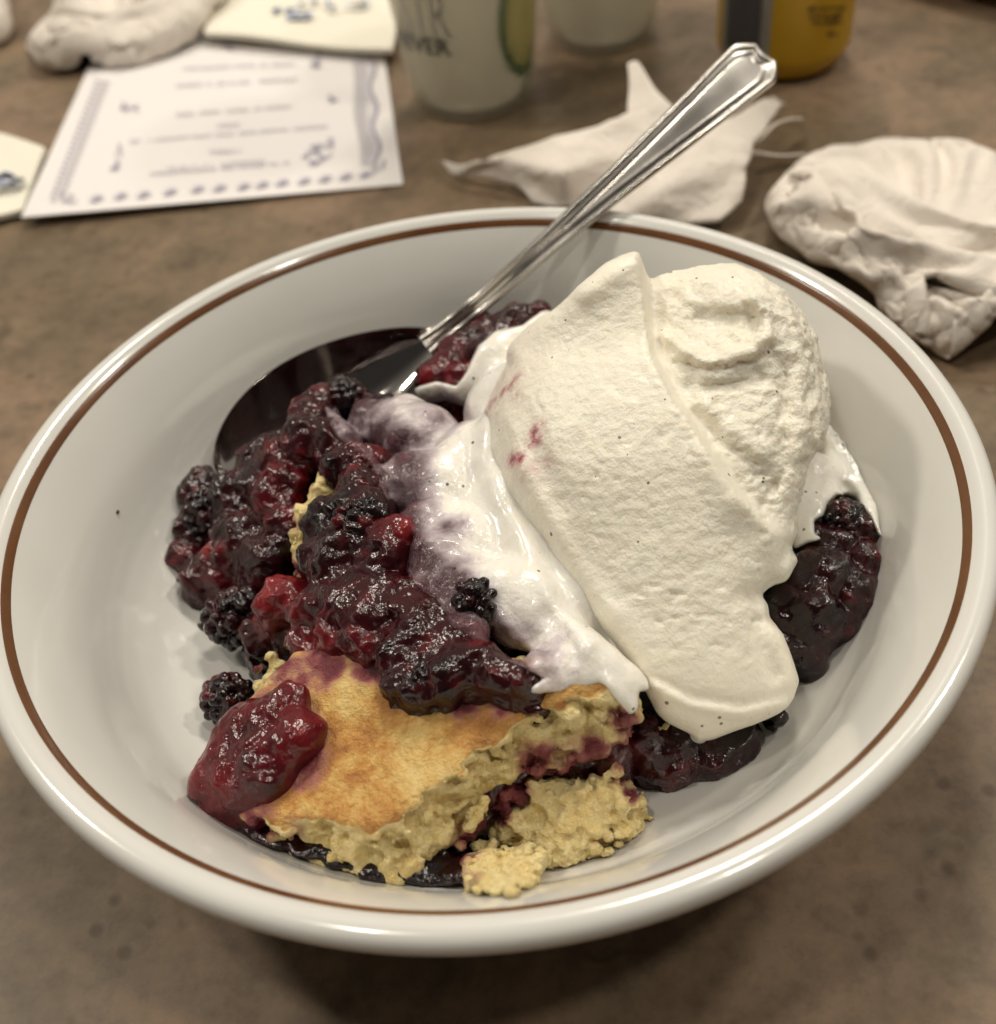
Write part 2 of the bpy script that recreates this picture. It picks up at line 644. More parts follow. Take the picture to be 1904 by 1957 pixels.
def surface_nets(d, lo, h):
    d = d.copy()
    for ax in range(3):                      # keep the volume closed at the box
        sl = [slice(None)] * 3
        for e in (0, -1):
            sl[ax] = e
            d[tuple(sl)] = np.maximum(d[tuple(sl)], h)
    ins = d < 0
    nx, ny, nz = d.shape
    cnt = np.zeros((nx - 1, ny - 1, nz - 1), np.uint8)
    for a in (0, 1):
        for b in (0, 1):
            for c_ in (0, 1):
                cnt += ins[a:nx - 1 + a, b:ny - 1 + b, c_:nz - 1 + c_]
    cells = np.argwhere((cnt > 0) & (cnt < 8))
    idx = np.full(cnt.shape, -1, np.int32)
    idx[tuple(cells.T)] = np.arange(len(cells))
    acc = np.zeros((len(cells), 3))
    num = np.zeros(len(cells))
    cor = [(a, b, c_) for a in (0, 1) for b in (0, 1) for c_ in (0, 1)]
    val = {k: d[cells[:, 0] + k[0], cells[:, 1] + k[1], cells[:, 2] + k[2]] for k in cor}
    for k in cor:
        for ax in range(3):
            if k[ax]:
                continue
            k2 = list(k)
            k2[ax] = 1
            a, b = val[k], val[tuple(k2)]
            x = (a < 0) != (b < 0)
            t = a / np.where(x, a - b, 1)
            p = np.array(k, float)[None].repeat(len(cells), 0)
            p[:, ax] = t
            acc += np.where(x[:, None], p, 0)
            num += x
    V = lo + h * (cells + acc / num[:, None])
    F = []
    for ax in range(3):
        sl0 = [slice(1, -1)] * 3
        sl1 = [slice(1, -1)] * 3
        sl0[ax] = slice(0, -1)
        sl1[ax] = slice(1, None)
        a, b = ins[tuple(sl0)], ins[tuple(sl1)]
        e = np.argwhere(a != b)
        if not len(e):
            continue
        sg = a[tuple(e.T)]
        o = np.ones(3, int)
        o[ax] = 0
        e = e + o
        u, w = (ax + 1) % 3, (ax + 2) % 3
        q = []
        for du, dw in ((-1, -1), (0, -1), (0, 0), (-1, 0)):
            cc = e.copy()
            cc[:, u] += du
            cc[:, w] += dw
            q.append(idx[tuple(cc.T)])
        q = np.stack(q, 1)
        q[~sg] = q[~sg][:, ::-1]
        F.append(q)
    F = np.vstack(F)
    F = F[(F >= 0).all(1)]
    return V, F


# ------------------------------------------------------------------ bowl profile (radii)
BOWL_IN = [(0.0, -0.412), (0.18, -0.411), (0.34, -0.406), (0.50, -0.394), (0.62, -0.370), (0.705, -0.332), (0.757, -0.290), (0.788, -0.250), (0.807, -0.214),
           (0.822, -0.181), (0.838, -0.147), (0.857, -0.114), (0.880, -0.081), (0.904, -0.050), (0.926, -0.0245), (0.941, -0.0085)]
_bp = smooth_path(BOWL_IN, 200)
_br = np.concatenate([_bp[:, 0], [0.97, 1.0, 1.3]])
_bz = np.concatenate([_bp[:, 1], [0.004, 0.0, 0.0]])


def bowl_z(r):
    return np.interp(r, _br, _bz)


def bowl_sd(X, Y, Z):
    """> 0 inside the cavity (roughly the distance to the inner face)"""
    r = np.sqrt(X * X + Y * Y)
    dv = Z - bowl_z(r)
    sl = np.interp(r, _br[:-3], np.gradient(_bz[:-3], _br[:-3]))
    return dv / np.sqrt(1 + sl * sl)


# ------------------------------------------------------------------ table
s = 3.0
N = 24
xs = np.linspace(-s, s, N + 1)
gx, gy = np.meshgrid(xs, xs, indexing='ij')
tv = np.stack([gx, gy + 0.6, np.zeros_like(gx)], -1).reshape(-1, 3)
i, j = np.meshgrid(np.arange(N), np.arange(N), indexing='ij')
tq = np.stack([i * (N + 1) + j, (i + 1) * (N + 1) + j, (i + 1) * (N + 1) + j + 1, i * (N + 1) + j + 1], -1).reshape(-1, 4)
table = mesh_obj('table_top', tv, tq, M_TABLE)
tag(table, 'brown mottled stone-look table top', 'table', kind='structure')

# ------------------------------------------------------------------ bowl
bowl = empty('bowl', (0, 0, 0), 'wide white bowl with thin brown band holding cobbler and ice cream', 'bowl')
lip = [(0.941, -0.0085), (0.951, 0.001), (0.963, 0.0085), (0.976, 0.0105), (0.988, 0.007), (0.9965, -0.001), (1.0, -0.012), (0.998, -0.026),
       (0.990, -0.040), (0.977, -0.052), (0.962, -0.066), (0.945, -0.09), (0.918, -0.14), (0.875, -0.21), (0.81, -0.29), (0.72, -0.36),
       (0.62, -0.41), (0.565, -0.43), (0.55, -0.445), (0.548, -0.485), (0.54, -0.497), (0.525, -0.499), (0.51, -0.49), (0.50, -0.455), (0.25, -0.45), (0.0, -0.45)]
prof = np.vstack([_bp, smooth_path(lip, 160)[1:]])
v, q = lathe(prof, 256)
rr = np.hypot(v[:, 0], v[:, 1])
mesh_obj('body', W3(v), q[:, ::-1], M_BOWL, bowl)
# the band: a thin glaze line lying just proud of the inner face
br = np.linspace(0.9318, 0.9482, 9)
bz = np.interp(br, prof[:220, 0], prof[:220, 1])
th = 0.0010
band = [(r_ - 0.7 * t_, z_ + 0.7 * t_) for r_, z_, t_ in zip(br, bz, [-.0006, th * .7, th, th, th, th, th, th * .7, -.0006])]
v, q = lathe(band, 256)
mesh_obj('brown_band', W3(v), q[:, ::-1], M_BAND, bowl)

# ------------------------------------------------------------------ food in the bowl
PX = 1.0 / 1000.0             # about one frame unit in radii at the food's distance

# clumps of berry sauce: x, y, height, size, redness
LEFT_CLUMPS = [
    (400, 950, -.25, 52, .2), (378, 1012, -.27, 42, .25), (352, 1072, -.30, 36, .45), (390, 1112, -.29, 46, .4), (450, 960, -.2, 56, .2),
    (470, 1030, -.22, 56, .25), (440, 1064, -.24, 46, .5), (500, 935, -.17, 50, .2), (482, 890, -.18, 36, .25), (515, 1015, -.2, 36, .2),
    (500, 1085, -.22, 46, .3), (430, 1100, -.27, 36, .6), (405, 1085, -.27, 36, .3), (530, 1060, -.2, 40, .2),
    (500, 1220, -.25, 40, .2), (545, 1215, -.22, 34, .15),
    (560, 870, -.12, 46, .45), (600, 805, -.08, 40, .3), (520, 862, -.16, 34, .3), (662, 752, -.10, 30, .15), (640, 850, -.06, 46, .3),
    (590, 842, -.08, 42, .3), (655, 900, -.05, 40, .2), (695, 890, -.04, 36, .6), (586, 782, -.1, 26, .65), (545, 930, -.13, 40, .55),
    (620, 770, -.09, 26, .3), (530, 895, -.15, 36, .5),
    (530, 960, -.15, 36, .55), (540, 1000, -.16, 34, .6), (690, 940, -.03, 44, .4),
    (640, 1000, -.06, 52, .1), (700, 985, -.03, 54, .15), (680, 1060, -.05, 66, .2), (730, 1050, -.02, 52, .35), (764, 1012, -.005, 24, .75),
    (620, 1060, -.08, 42, .15), (640, 1095, -.07, 46, .3), (720, 1120, -.05, 54, .3), (545, 1145, -.14, 42, .85), (520, 1160, -.16, 32, .9),
    (600, 1170, -.1, 44, .6), (660, 1160, -.06, 54, .4), (720, 1180, -.05, 54, .35), (780, 1150, -.03, 44, .4), (800, 1200, -.04, 50, .3),
    (700, 1230, -.07, 50, .55), (640, 1235, -.1, 42, .8), (580, 1235, -.13, 36, .7), (770, 1250, -.05, 48, .3), (850, 1235, -.03, 44, .35),
    (900, 1262, -.02, 42, .3), (860, 1300, -.03, 42, .3), (940, 1292, -.01, 36, .35), (985, 1296, -.01, 28, .4), (1012, 1304, -.02, 24, .3), (800, 1312, -.05, 38, .2),
    (770, 1312, -.06, 30, .15), (880, 1192, -.02, 24, .75), (905, 1205, -.015, 20, .8), (830, 1180, -.02, 34, .4),
    (800, 850, -.06, 70, .2), (850, 950, -.045, 80, .2), (900, 1050, -.035, 70, .2), (850, 1100, -.03, 60, .2), (950, 1140, -.02, 60, .1),
    (760, 820, -.08, 60, .2), (710, 800, -.085, 40, .2), (930, 900, -.045, 90, .2), (1000, 1180, -.04, 60, .2), (1080, 1250, -.06, 50, .2),
    (780, 920, -.04, 50, .3), (820, 1010, -.03, 50, .3), (830, 1060, -.025, 46, .3), (880, 1140, -.02, 50, .2),
    (930, 640, -.12, 38, .5), (870, 680, -.12, 38, .45), (980, 612, -.1, 30, .3), (890, 722, -.1, 38, .6), (828, 722, -.12, 34, .5),
    (1030, 600, -.1, 24, .4), (905, 660, -.11, 30, .35), (850, 700, -.11, 30, .6), (950, 660, -.1, 40, .4),
]
JAM_CLUMPS = [(x, y, z, r, min(c_ + .02, 1)) for x, y, z, r, c_ in [
    (480, 1390, -.135, 50, .55), (530, 1370, -.115, 50, .6), (566, 1420, -.108, 42, .65), (500, 1450, -.135, 52, .5), (430, 1472, -.175, 44, .75),
    (392, 1500, -.2, 28, .9), (460, 1515, -.17, 42, .7), (520, 1490, -.14, 38, .6), (590, 1390, -.1, 26, .75), (560, 1330, -.1, 26, .8),
    (440, 1420, -.17, 34, .7), (420, 1530, -.22, 30, .5), (480, 1560, -.24, 34, .4),
]]
UNDER_CLUMPS = [
    (520, 1570, -.28, 40, .3), (570, 1580, -.28, 44, .2), (620, 1600, -.3, 44, .15), (680, 1630, -.32, 48, .1), (750, 1650, -.33, 50, .1),
    (820, 1660, -.33, 50, .1), (850, 1610, -.31, 50, .15), (760, 1590, -.29, 50, .1), (940, 1500, -.24, 46, .4), (1085, 1425, -.19, 30, .7),
    (1160, 1420, -.2, 30, .65), (1040, 1450, -.22, 40, .5), (1180, 1440, -.23, 26, .6), (990, 1470, -.24, 40, .5), (900, 1560, -.28, 40, .3),
    (1130, 1440, -.24, 34, .5), (436, 1556, -.3, 34, .5), (480, 1588, -.3, 36, .35), (530, 1612, -.3, 36, .25), (590, 1636, -.31, 36, .15), (650, 1652, -.31, 36, .1),
    (720, 1668, -.32, 36, .1), (790, 1676, -.32, 36, .1), (860, 1680, -.32, 36, .15), (905, 1684, -.33, 30, .2),
]
RIGHT_CLUMPS = [
    (1602, 982, -.2, 28, .15), (1632, 1012, -.18, 40, .3), (1590, 1042, -.18, 40, .2), (1650, 1072, -.19, 38, .35), (1570, 1100, -.17, 56, .2),
    (1622, 1130, -.2, 54, .25), (1556, 1180, -.2, 56, .15), (1606, 1190, -.24, 46, .2), (1540, 1236, -.25, 44, .1), (1556, 1266, -.27, 24, .1),
    (1500, 1160, -.2, 50, .15), (1655, 1120, -.22, 34, .25), (1560, 1040, -.18, 40, .2), (1540, 1120, -.18, 50, .2), (1500, 1230, -.25, 50, .1),
]
FRONT_CLUMPS = [
    (1230, 1390, -.25, 30, .35), (1212, 1420, -.27, 30, .45), (1270, 1452, -.3, 34, .45), (1340, 1430, -.3, 38, .15), (1396, 1440, -.31, 42, .15),
    (1424, 1404, -.3, 34, .1), (1300, 1415, -.28, 36, .3), (1490, 1364, -.28, 16, .1), (1240, 1440, -.29, 30, .4), (1370, 1462, -.315, 24, .3),
    (1295, 1470, -.31, 20, .6),
]


def atb(x, y, z, gap):
    """like at(), but never sunk into the bowl wall"""
    for _ in range(60):
        p = at(x, y, z)
        if z >= bowl_z(math.hypot(p[0], p[1])) + gap:
            break
        z += .006
    return p


def scale_at(x, y, z):
    p = at(x, y, z)
    return float(-((p - CPOS) @ CAM.T)[2]) / FPX


def clump_grid(clumps, lo, hi, h, k=0.036, bump=(0.008, 0.017), dens=.9, seed=1, column=True, bumpk=0.010):
    """smooth union of the clumps (with the sauce under them) studded with drupelet-sized bumps"""
    g = Grid(lo, hi, h)
    r_ = np.random.default_rng(seed)
    balls = []
    for x, y, z, s_, red in clumps:
        sc = scale_at(x, y, z)
        r = s_ * sc
        ray = at(x, y, z) - CPOS
        ray /= np.linalg.norm(ray)
        c0 = atb(x, y, z, r * .55) + ray * r * 0.75
        red = min(red + .04, 1)
        balls.append((c0, r, red))
        c1 = None
        if column:
            c1 = c0.copy()
            c1[2] = max(bowl_z(np.hypot(c0[0], c0[1])) + 0.4 * r, -0.40)
            if c1[2] > c0[2] - 0.01:
                c1 = None
        g.blob(c0, r, k, c1, red * 0.6)
    for c0, r, red in balls:
        n = int(dens * 7 * (r / 0.03) ** 2)
        for _ in range(n):
            d = r_.normal(size=3)
            d[2] = abs(d[2]) * 0.9
            d[1] -= 0.3
            d /= np.linalg.norm(d)
            b = r_.uniform(*bump)
            p = c0 + d * (r - b * r_.uniform(0.35, 1.0))
            g.blob(p, b, bumpk, None, np.clip(red * 0.75 + r_.normal() * 0.16, 0, 1))
    return g


def finish(name, g, mat, parent, extra=None, noise=(), attrs=None, warp=0.0):
    """polygonise, push the surface by noise along its normal, link"""
    V, F = g.mesh()
    Nn = g.grad(V)
    if warp:
        q = V * np.array([1, 1, 1.2])
        V = V + warp * np.stack([fbm(q, 15, 3, .6), fbm(q + 3.1, 15, 3, .6), fbm(q + 7.7, 15, 3, .6)], -1)
    for amp, f in noise:
        V = V + Nn * (amp * f(V))[:, None]
    A = attrs(V) if attrs else {}
    return mesh_obj(name, W3(V), F, mat, parent, True, A)


def clip_bowl(g, gap=0.002):
    P = bowl_sd(g.X, g.Y, g.Z)
    g.d = np.maximum(g.d, (gap - P).astype(np.float32))


MELT_POLY = [(1040, 590), (1000, 622), (948, 632), (915, 660), (890, 715), (872, 738), (835, 728), (790, 742), (745, 762), (690, 765), (640, 768), (616, 776),
             (628, 810), (655, 845), (690, 862), (712, 890), (722, 930), (745, 965), (772, 995), (790, 1030), (784, 1066), (770, 1090), (800, 1130),
             (846, 1160), (862, 1200), (905, 1225), (960, 1262), (1010, 1286), (1040, 1296), (1018, 1310), (1005, 1326), (1040, 1330), (1085, 1331),
             (1120, 1318), (1150, 1300), (1166, 1308), (1185, 1335), (1205, 1360), (1216, 1352), (1222, 1320), (1300, 1330), (1300, 900), (1200, 600)]
pm = poly_map(MELT_POLY)
sunk = []
for c_ in LEFT_CLUMPS:
    ins_ = -float(samp(pm, np.array(c_[0]), np.array(c_[1])))
    sunk.append((c_[0], c_[1], c_[2] - .028 * float(sstep(0, 30, ins_)), *c_[3:]))
# -- the whole compote on the left is one mass; the mounds right and front are others
gl = clump_grid(sunk, (-.9, -.6, -.43), (.3, .75, .08), 0.006, seed=3)
clip_bowl(gl)
comp_attr = lambda g: (lambda V: {'red': g.sample(g.a, V)})
tag(finish('berry_compote', gl, M_COMP, None, warp=.020, noise=[(1.0, lambda P: .009 * fbm(P, 22, 3, .6) + .0045 * ridged(P, 40, 3))], attrs=comp_attr(gl)),
    'dark glossy blackberry compote heaped left of the ice cream', 'compote')

gj = clump_grid(JAM_CLUMPS, (-.78, -.7, -.38), (-.2, -.1, -.02), 0.005, k=0.045, bump=(.010, .017), dens=.22, seed=5, bumpk=.014)
clip_bowl(gj)
tag(finish('berry_jam', gj, M_COMP, None, warp=.014, noise=[(1.0, lambda P: .003 * fbm(P, 24, 3) + .0025 * ridged(P, 36, 2))], attrs=comp_attr(gj)),
    'shiny red berry jam coating the left end of the cake', 'jam')

gu = clump_grid([(x, y, z, r, c_ - .12) for x, y, z, r, c_ in UNDER_CLUMPS], (-.6, -.86, -.43), (.35, -.2, -.1), 0.006, seed=8, dens=.7)  # redness lowered so the colour itself carries the deep shade under the cake
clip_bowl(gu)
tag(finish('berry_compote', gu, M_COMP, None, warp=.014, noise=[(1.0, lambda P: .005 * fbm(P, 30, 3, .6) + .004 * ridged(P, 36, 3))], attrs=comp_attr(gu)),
    'compote underneath the broken cake, coloured nearly black for the shade there', 'compote')

gr = clump_grid(RIGHT_CLUMPS, (.3, -.65, -.43), (.98, .25, -.02), 0.005, k=.014, seed=11, dens=.45, bumpk=.010)
clip_bowl(gr)
tag(finish('berry_compote', gr, M_COMP, None, warp=.014, noise=[(1.0, lambda P: .005 * fbm(P, 18, 3) + .003 * ridged(P, 28, 2))], attrs=comp_attr(gr)),
    'smooth dark purple compote against the bowl wall right of the ice cream', 'compote')

gf = clump_grid(FRONT_CLUMPS, (.1, -.75, -.43), (.65, -.25, -.15), 0.005, seed=13, dens=.8)
clip_bowl(gf)
tag(finish('berry_compote', gf, M_COMP, None, warp=.014, noise=[(1.0, lambda P: .005 * fbm(P, 30, 3, .6) + .004 * ridged(P, 36, 3))], attrs=comp_attr(gf)),
    'small dark berry pieces below the front tip of the ice cream', 'compote')


# -- whole cooked blackberries
def blackberry(x, y, z, s_, label, axis=(0.3, 0.2, 1), stretch=1.25, seed=0, red=0.15):
    r_ = np.random.default_rng(seed)
    sc = scale_at(x, y, z)
    R_ = s_ * sc
    c0 = atb(x, y, z, R_)
    ray = (c0 - CPOS) / np.linalg.norm(c0 - CPOS)
    c0 = c0 + ray * R_ * 0.6
    ax = np.array(axis, float)
    ax /= np.linalg.norm(ax)
    t1 = np.cross(ax, [0.31, 0.9, 0.2])
    t1 /= np.linalg.norm(t1)
    t2 = np.cross(ax, t1)
    ext = R_ * stretch + 0.02
    g = Grid(c0 - ext, c0 + ext, 0.0042)
    g.blob(c0, R_ * 0.75, 0.004, None, red)
    n = 46
    for i_ in range(n):
        zz = 1 - 2 * (i_ + .5) / n
        ph = i_ * 2.39996 + r_.normal() * 0.1
        q_ = math.sqrt(1 - zz * zz)
        b = R_ * r_.uniform(.22, .28)
        p = c0 + (R_ - b * .75) * (t1 * q_ * math.cos(ph) + t2 * q_ * math.sin(ph) + ax * zz * stretch)
        g.blob(p, b, 0.0025, None, np.clip(red + r_.normal() * .12, 0, 1))
    clip_bowl(g)
    o = finish('blackberry', g, M_BERRY, None, noise=[(0.0022, lambda P: fbm(P, 45, 2))], attrs=comp_attr(g), warp=.010)
    return tag(o, label, 'blackberry', 'whole blackberries in the bowl')


blackberry(452, 1180, -.25, 62, 'plump blackberry on the bare bowl at the left, above the cake', (1, -.2, .2), 1.2, 1)
blackberry(436, 1338, -.28, 52, 'dark blackberry tucked beside the left end of the cake', (.2, -.5, 1), 1.2, 2)
blackberry(912, 1156, -.004, 52, 'blackberry poking up through the melted ice cream film', (.5, -.5, .6), 1.15, 3, .02)
blackberry(1612, 995, -.165, 40, 'blackberry ringed by melted cream right of the scoop', (.3, .2, 1), 1.1, 4)
blackberry(660, 760, -.085, 36, 'small blackberry on the edge of the spoon', (.5, .5, 1), 1.1, 5)
blackberry(400, 985, -.24, 52, 'glazed blackberry at the far left of the compote', (.2, .5, 1), 1.15, 6, .2)
blackberry(690, 1010, -.02, 60, 'large blackberry in the middle of the left compote', (.8, .3, .3), 1.15, 7, .15)
blackberry(810, 1300, -.04, 44, 'glossy blackberry lying on the crust behind the cake front', (.8, .2, .3), 1.1, 8, .12)

# -- ice cream scoop
ICE_POLY = [(1215, 489), (1226, 505), (1262, 494), (1340, 494), (1400, 499), (1450, 520), (1498, 556), (1530, 596), (1556, 640), (1568, 690),
            (1582, 740), (1584, 800), (1572, 850), (1550, 880), (1542, 930), (1530, 980), (1524, 1030), (1528, 1070), (1505, 1110),
            (1468, 1142), (1470, 1180), (1498, 1216), (1512, 1252), (1528, 1302), (1518, 1336), (1490, 1362), (1440, 1385), (1395, 1400),
            (1362, 1412), (1335, 1416), (1315, 1400), (1280, 1384), (1232, 1350), (1200, 1290), (1150, 1230), (1090, 1170), (1030, 1090),
            (980, 1010), (945, 940), (925, 860), (915, 790), (930, 720), (965, 660), (1010, 620), (1060, 590), (1110, 548), (1160, 505), (1190, 491)]
poly_i = poly_map(ICE_POLY)
g = Grid((-.12, -.75, -.40), (.98, .72, .34), 0.0056)
P = g.pts()
u, v_, dep = proj(P)


def ellip(P, c, ax, rot=0.0, tilt=0.0):
    q = P - np.array(c)
    cr_, sr_ = math.cos(rot), math.sin(rot)
    x = q[..., 0] * cr_ + q[..., 1] * sr_
    y = -q[..., 0] * sr_ + q[..., 1] * cr_
    z = q[..., 2]
    ct, st = math.cos(tilt), math.sin(tilt)
    y, z = y * ct + z * st, -y * st + z * ct
    k0 = np.sqrt((x / ax[0]) ** 2 + (y / ax[1]) ** 2 + (z / ax[2]) ** 2)
    k1 = np.sqrt((x / ax[0] ** 2) ** 2 + (y / ax[1] ** 2) ** 2 + (z / ax[2] ** 2) ** 2)
    return k0 * (k0 - 1) / (k1 + 1e-9)


body = ellip(P, (.405, .05, -.06), (.425, .43, .29), 0.15, 0.12)
toe = ellip(P, (.36, -.36, -.18), (.25, .24, .17), 0.1, 0.30)
body = smin(body, toe, 0.14)
body = smin(body, ellip(P, at(1165, 600, .15), (.17, .17, .17)), .06)
body = smin(body, ellip(P, at(1400, 640, .12), (.19, .20, .16)), .08)
sil = samp(poly_i, u, v_) * dep / FPX
d = smax(body, sil, 0.035)
# relief drawn on the scoop
RIDGE = [(1224, 470), (1226, 530), (1232, 600), (1244, 680), (1282, 760), (1330, 830), (1372, 900), (1420, 960), (1470, 1010), (1500, 1040)]
rd, rs = line_map(RIDGE)
right = np.where(rs > 0, 0, 1)           # side seen from above
right = (rs < 0).astype(float)
ridge_amp = np.interp(_my, [480, 700, 850, 960, 1030], [1, 1, .9, .55, 0])
low = right * (0.050 * np.exp(-rd / 70) + 0.010 * np.exp(-rd / 160)) * ridge_amp * sstep(0, 20, rd)
lipm = (1 - right) * 0.003 * np.exp(-((rd - 8) / 14) ** 2) * ridge_amp
rel = low - lipm


def stroke(pts, w, amp):
    dd, _ = line_map(pts)
    return amp * np.exp(-(dd / w) ** 2)


# crater and curled lip on top of the back lobe
rel += stroke([(1340, 612), (1400, 615), (1440, 612)], 24, .034)
rel -= stroke([(1268, 640), (1310, 672), (1352, 690), (1400, 680), (1440, 668), (1462, 640), (1462, 600), (1440, 570)], 13, .026)
rel -= stroke([(1290, 690), (1340, 715), (1400, 712)], 18, .009)
rel += stroke([(1320, 740), (1390, 740), (1450, 720)], 14, .012)
rel += stroke([(1330, 700), (1285, 690)], 10, .006)
rel -= stroke([(1480, 640), (1520, 700), (1530, 780), (1520, 860)], 20, .009)
rel += stroke([(1500, 720), (1495, 800), (1500, 880), (1480, 940)], 12, .012)
rel -= stroke([(1340, 775), (1400, 820), (1450, 860)], 16, .012)
rel += stroke([(1370, 840), (1430, 880), (1480, 930)], 14, .014)
rel += stroke([(1330, 790), (1360, 820)], 12, .012)
rel -= stroke([(1360, 880), (1380, 930), (1400, 960)], 40, .014)
rel -= stroke([(1440, 970), (1480, 1050), (1490, 1080)], 22, .008)
rel += stroke([(1505, 1050), (1470, 1110), (1440, 1140)], 22, .018)
rel += stroke([(1440, 1180), (1460, 1240), (1480, 1290)], 16, .010)
rel += stroke([(1240, 1290), (1320, 1330), (1420, 1345), (1500, 1325)], 9, .004)
rel -= stroke([(1250, 1310), (1320, 1350), (1420, 1365), (1500, 1345)], 10, .006)
# furrow along the foot of the left face, and the lengthwise hollow in it
rel += stroke([(960, 700), (945, 800), (960, 900), (1010, 1000), (1060, 1100), (1130, 1190), (1200, 1270), (1230, 1340)], 24, .022)
rel -= stroke([(1000, 900), (1050, 1000), (1100, 1090), (1170, 1180)], 26, .010)
rel += stroke([(1000, 790), (1030, 880), (1070, 960)], 28, .008)
rel -= stroke([(1120, 560), (1180, 520), (1212, 500)], 22, .010)
d = d + samp(rel, u, v_) * np.exp(-np.maximum(0, -d) / .12)
# the broad lumps of a torn scoop
roughm = sstep(0, 60, rd) * right * .9 + (1 - right) * 0.36
roughm *= np.interp(_my, [480, 620, 1180, 1290], [.45, 1, 1, .30])
roughm = np.where((_mx > 1350) & (_mx < 1400) & (_my > 870) & (_my < 950), roughm * .35, roughm)
roughm *= 1 - .6 * np.exp(-(line_map([(1010, 640), (960, 740), (950, 860), (1000, 980), (1100, 1120), (1200, 1250)])[0] / 60) ** 2)
g.d = np.maximum(d, (.004 - bowl_sd(g.X, g.Y, g.Z))).astype(np.float32)
del body, toe, P, sil, d, u, v_, dep


def ice_noise(P):
    u, v_, _ = proj(P)
    ro = samp(roughm, u, v_)
    q = P.copy()
    q[:, 2] *= 1.5
    q[:, 0] = P[:, 0] + .35 * P[:, 1]
    e = sstep(0, 60, samp(rd, u, v_)) * samp(right, u, v_)
    a = .0028 * fbm(P, 12, 2) + .0075 * ro * fbm(q, 52, 3, .65) + .0065 * ro * ridged(q, 30, 3) * (0.35 + .8 * e)
    q[:, 2] *= 1.6
    pits = np.clip(vnoise(q, 66, 1) - .30, 0, 1)
    pm_ = .35 * ro + .30 * np.exp(-(((u - 1330) / 230) ** 2 + ((v_ - 1030) / 210) ** 2))
    return a - .030 * pm_ * pits * sstep(-.15, .35, vnoise(P, 9, 2))


stain = np.zeros_like(_mx)
for pts, w, am in [([(982, 880), (1000, 872)], 15, 1.0), ([(1012, 850), (1022, 828), (1034, 810)], 10, .95), ([(1026, 845), (1036, 822)], 12, .7),
                   ([(1010, 905), (1035, 880)], 25, .35), ([(925, 790), (945, 765), (970, 740), (995, 715)], 6, .75), ([(915, 770), (960, 715)], 18, .30),
                   ([(975, 735), (990, 760)], 12, .4), ([(1075, 1130), (1085, 1142), (1100, 1155)], 7, .9), ([(1015, 1035), (1022, 1045)], 5, .8),
                   ([(1064, 1096), (1066, 1100)], 4, .8), ([(990, 690), (940, 760)], 45, .14), ([(1225, 1330), (1240, 1350)], 30, .12)]:
    stain = np.maximum(stain, stroke(pts, w, am))


def ice_attr(V):
    u, v_, _ = proj(V)
    return {'stain': samp(stain, u, v_), 'rough': 0.25 + samp(roughm, u, v_)}


ice = empty('ice_cream_scoop', tuple(W3((.42, 0, -.3))), 'large scoop of vanilla ice cream with black specks melting over berries', 'ice cream')
finish('scoop', g, M_ICE, ice, noise=[(1.0, ice_noise)], attrs=ice_attr)
del g

# -- melted ice cream flowing left over the compote
OUT = MELT_POLY[9:29]
od, _ = line_map(OUT)
g = Grid((-.45, -.68, -.30), (.42, .62, .16), 0.0058)
gs = Grid((-.45, -.68, -.30), (.42, .62, .16), 0.0058)
for x, y, z, s_, red in LEFT_CLUMPS + [(1120, 1280, -.045, 50, 0), (1165, 1315, -.075, 36, 0), (1090, 1290, -.055, 44, 0), (1040, 1290, -.035, 34, 0), (1195, 1330, -.10, 28, 0), (1100, 1150, -.07, 90, 0),
                                       (1000, 800, -.06, 100, 0), (1000, 1000, -.05, 110, 0), (960, 700, -.085, 70, 0), (1010, 650, -.06, 50, 0),
                                       (1020, 1080, -.05, 80, 0)]:
    sc = scale_at(x, y, z)
    ray = at(x, y, z) - CPOS
    ray /= np.linalg.norm(ray)
    gs.blob(at(x, y, z) + ray * s_ * sc * .75, s_ * sc, 0.034)
P = gs.pts()
u, v_, dep = proj(P)
inm = -samp(pm, u, v_)
odm = samp(od, u, v_)
thick = 0.004 + 0.016 * sstep(0, 190, odm)
iceb = smin(ellip(P, (.405, .05, -.06), (.425, .43, .29), 0.15, 0.12), ellip(P, (.36, -.36, -.18), (.25, .24, .17), 0.1, 0.30), .14)
d = smin(gs.d - thick, iceb + .05, 0.03)
d = smax(d, -inm * dep / FPX, 0.012)
g.d = np.maximum(d, gs.d + thick - 0.10).astype(np.float32)
# folds in the thick melt
mrel = stroke([(930, 800), (925, 880), (960, 960), (1010, 1050), (1060, 1150), (1120, 1230)], 20, -.012)
mrel += stroke([(905, 800), (890, 880), (920, 970), (960, 1060)], 16, .006)
mrel += stroke([(820, 1010), (860, 1000), (900, 1005)], 10, .002) + stroke([(815, 1030), (870, 1035), (910, 1060)], 8, -.006)
mrel += stroke([(640, 790), (680, 850), (725, 900)], 9, -.008)
mrel += stroke([(960, 1180), (1000, 1230), (1050, 1270)], 12, -.006)
mrel += stroke([(1160, 1310), (1190, 1340), (1210, 1355)], 18, -.008)
g.d = (g.d + samp(mrel, u, v_)).astype(np.float32)
del P, u, v_, dep, inm, odm, iceb, d

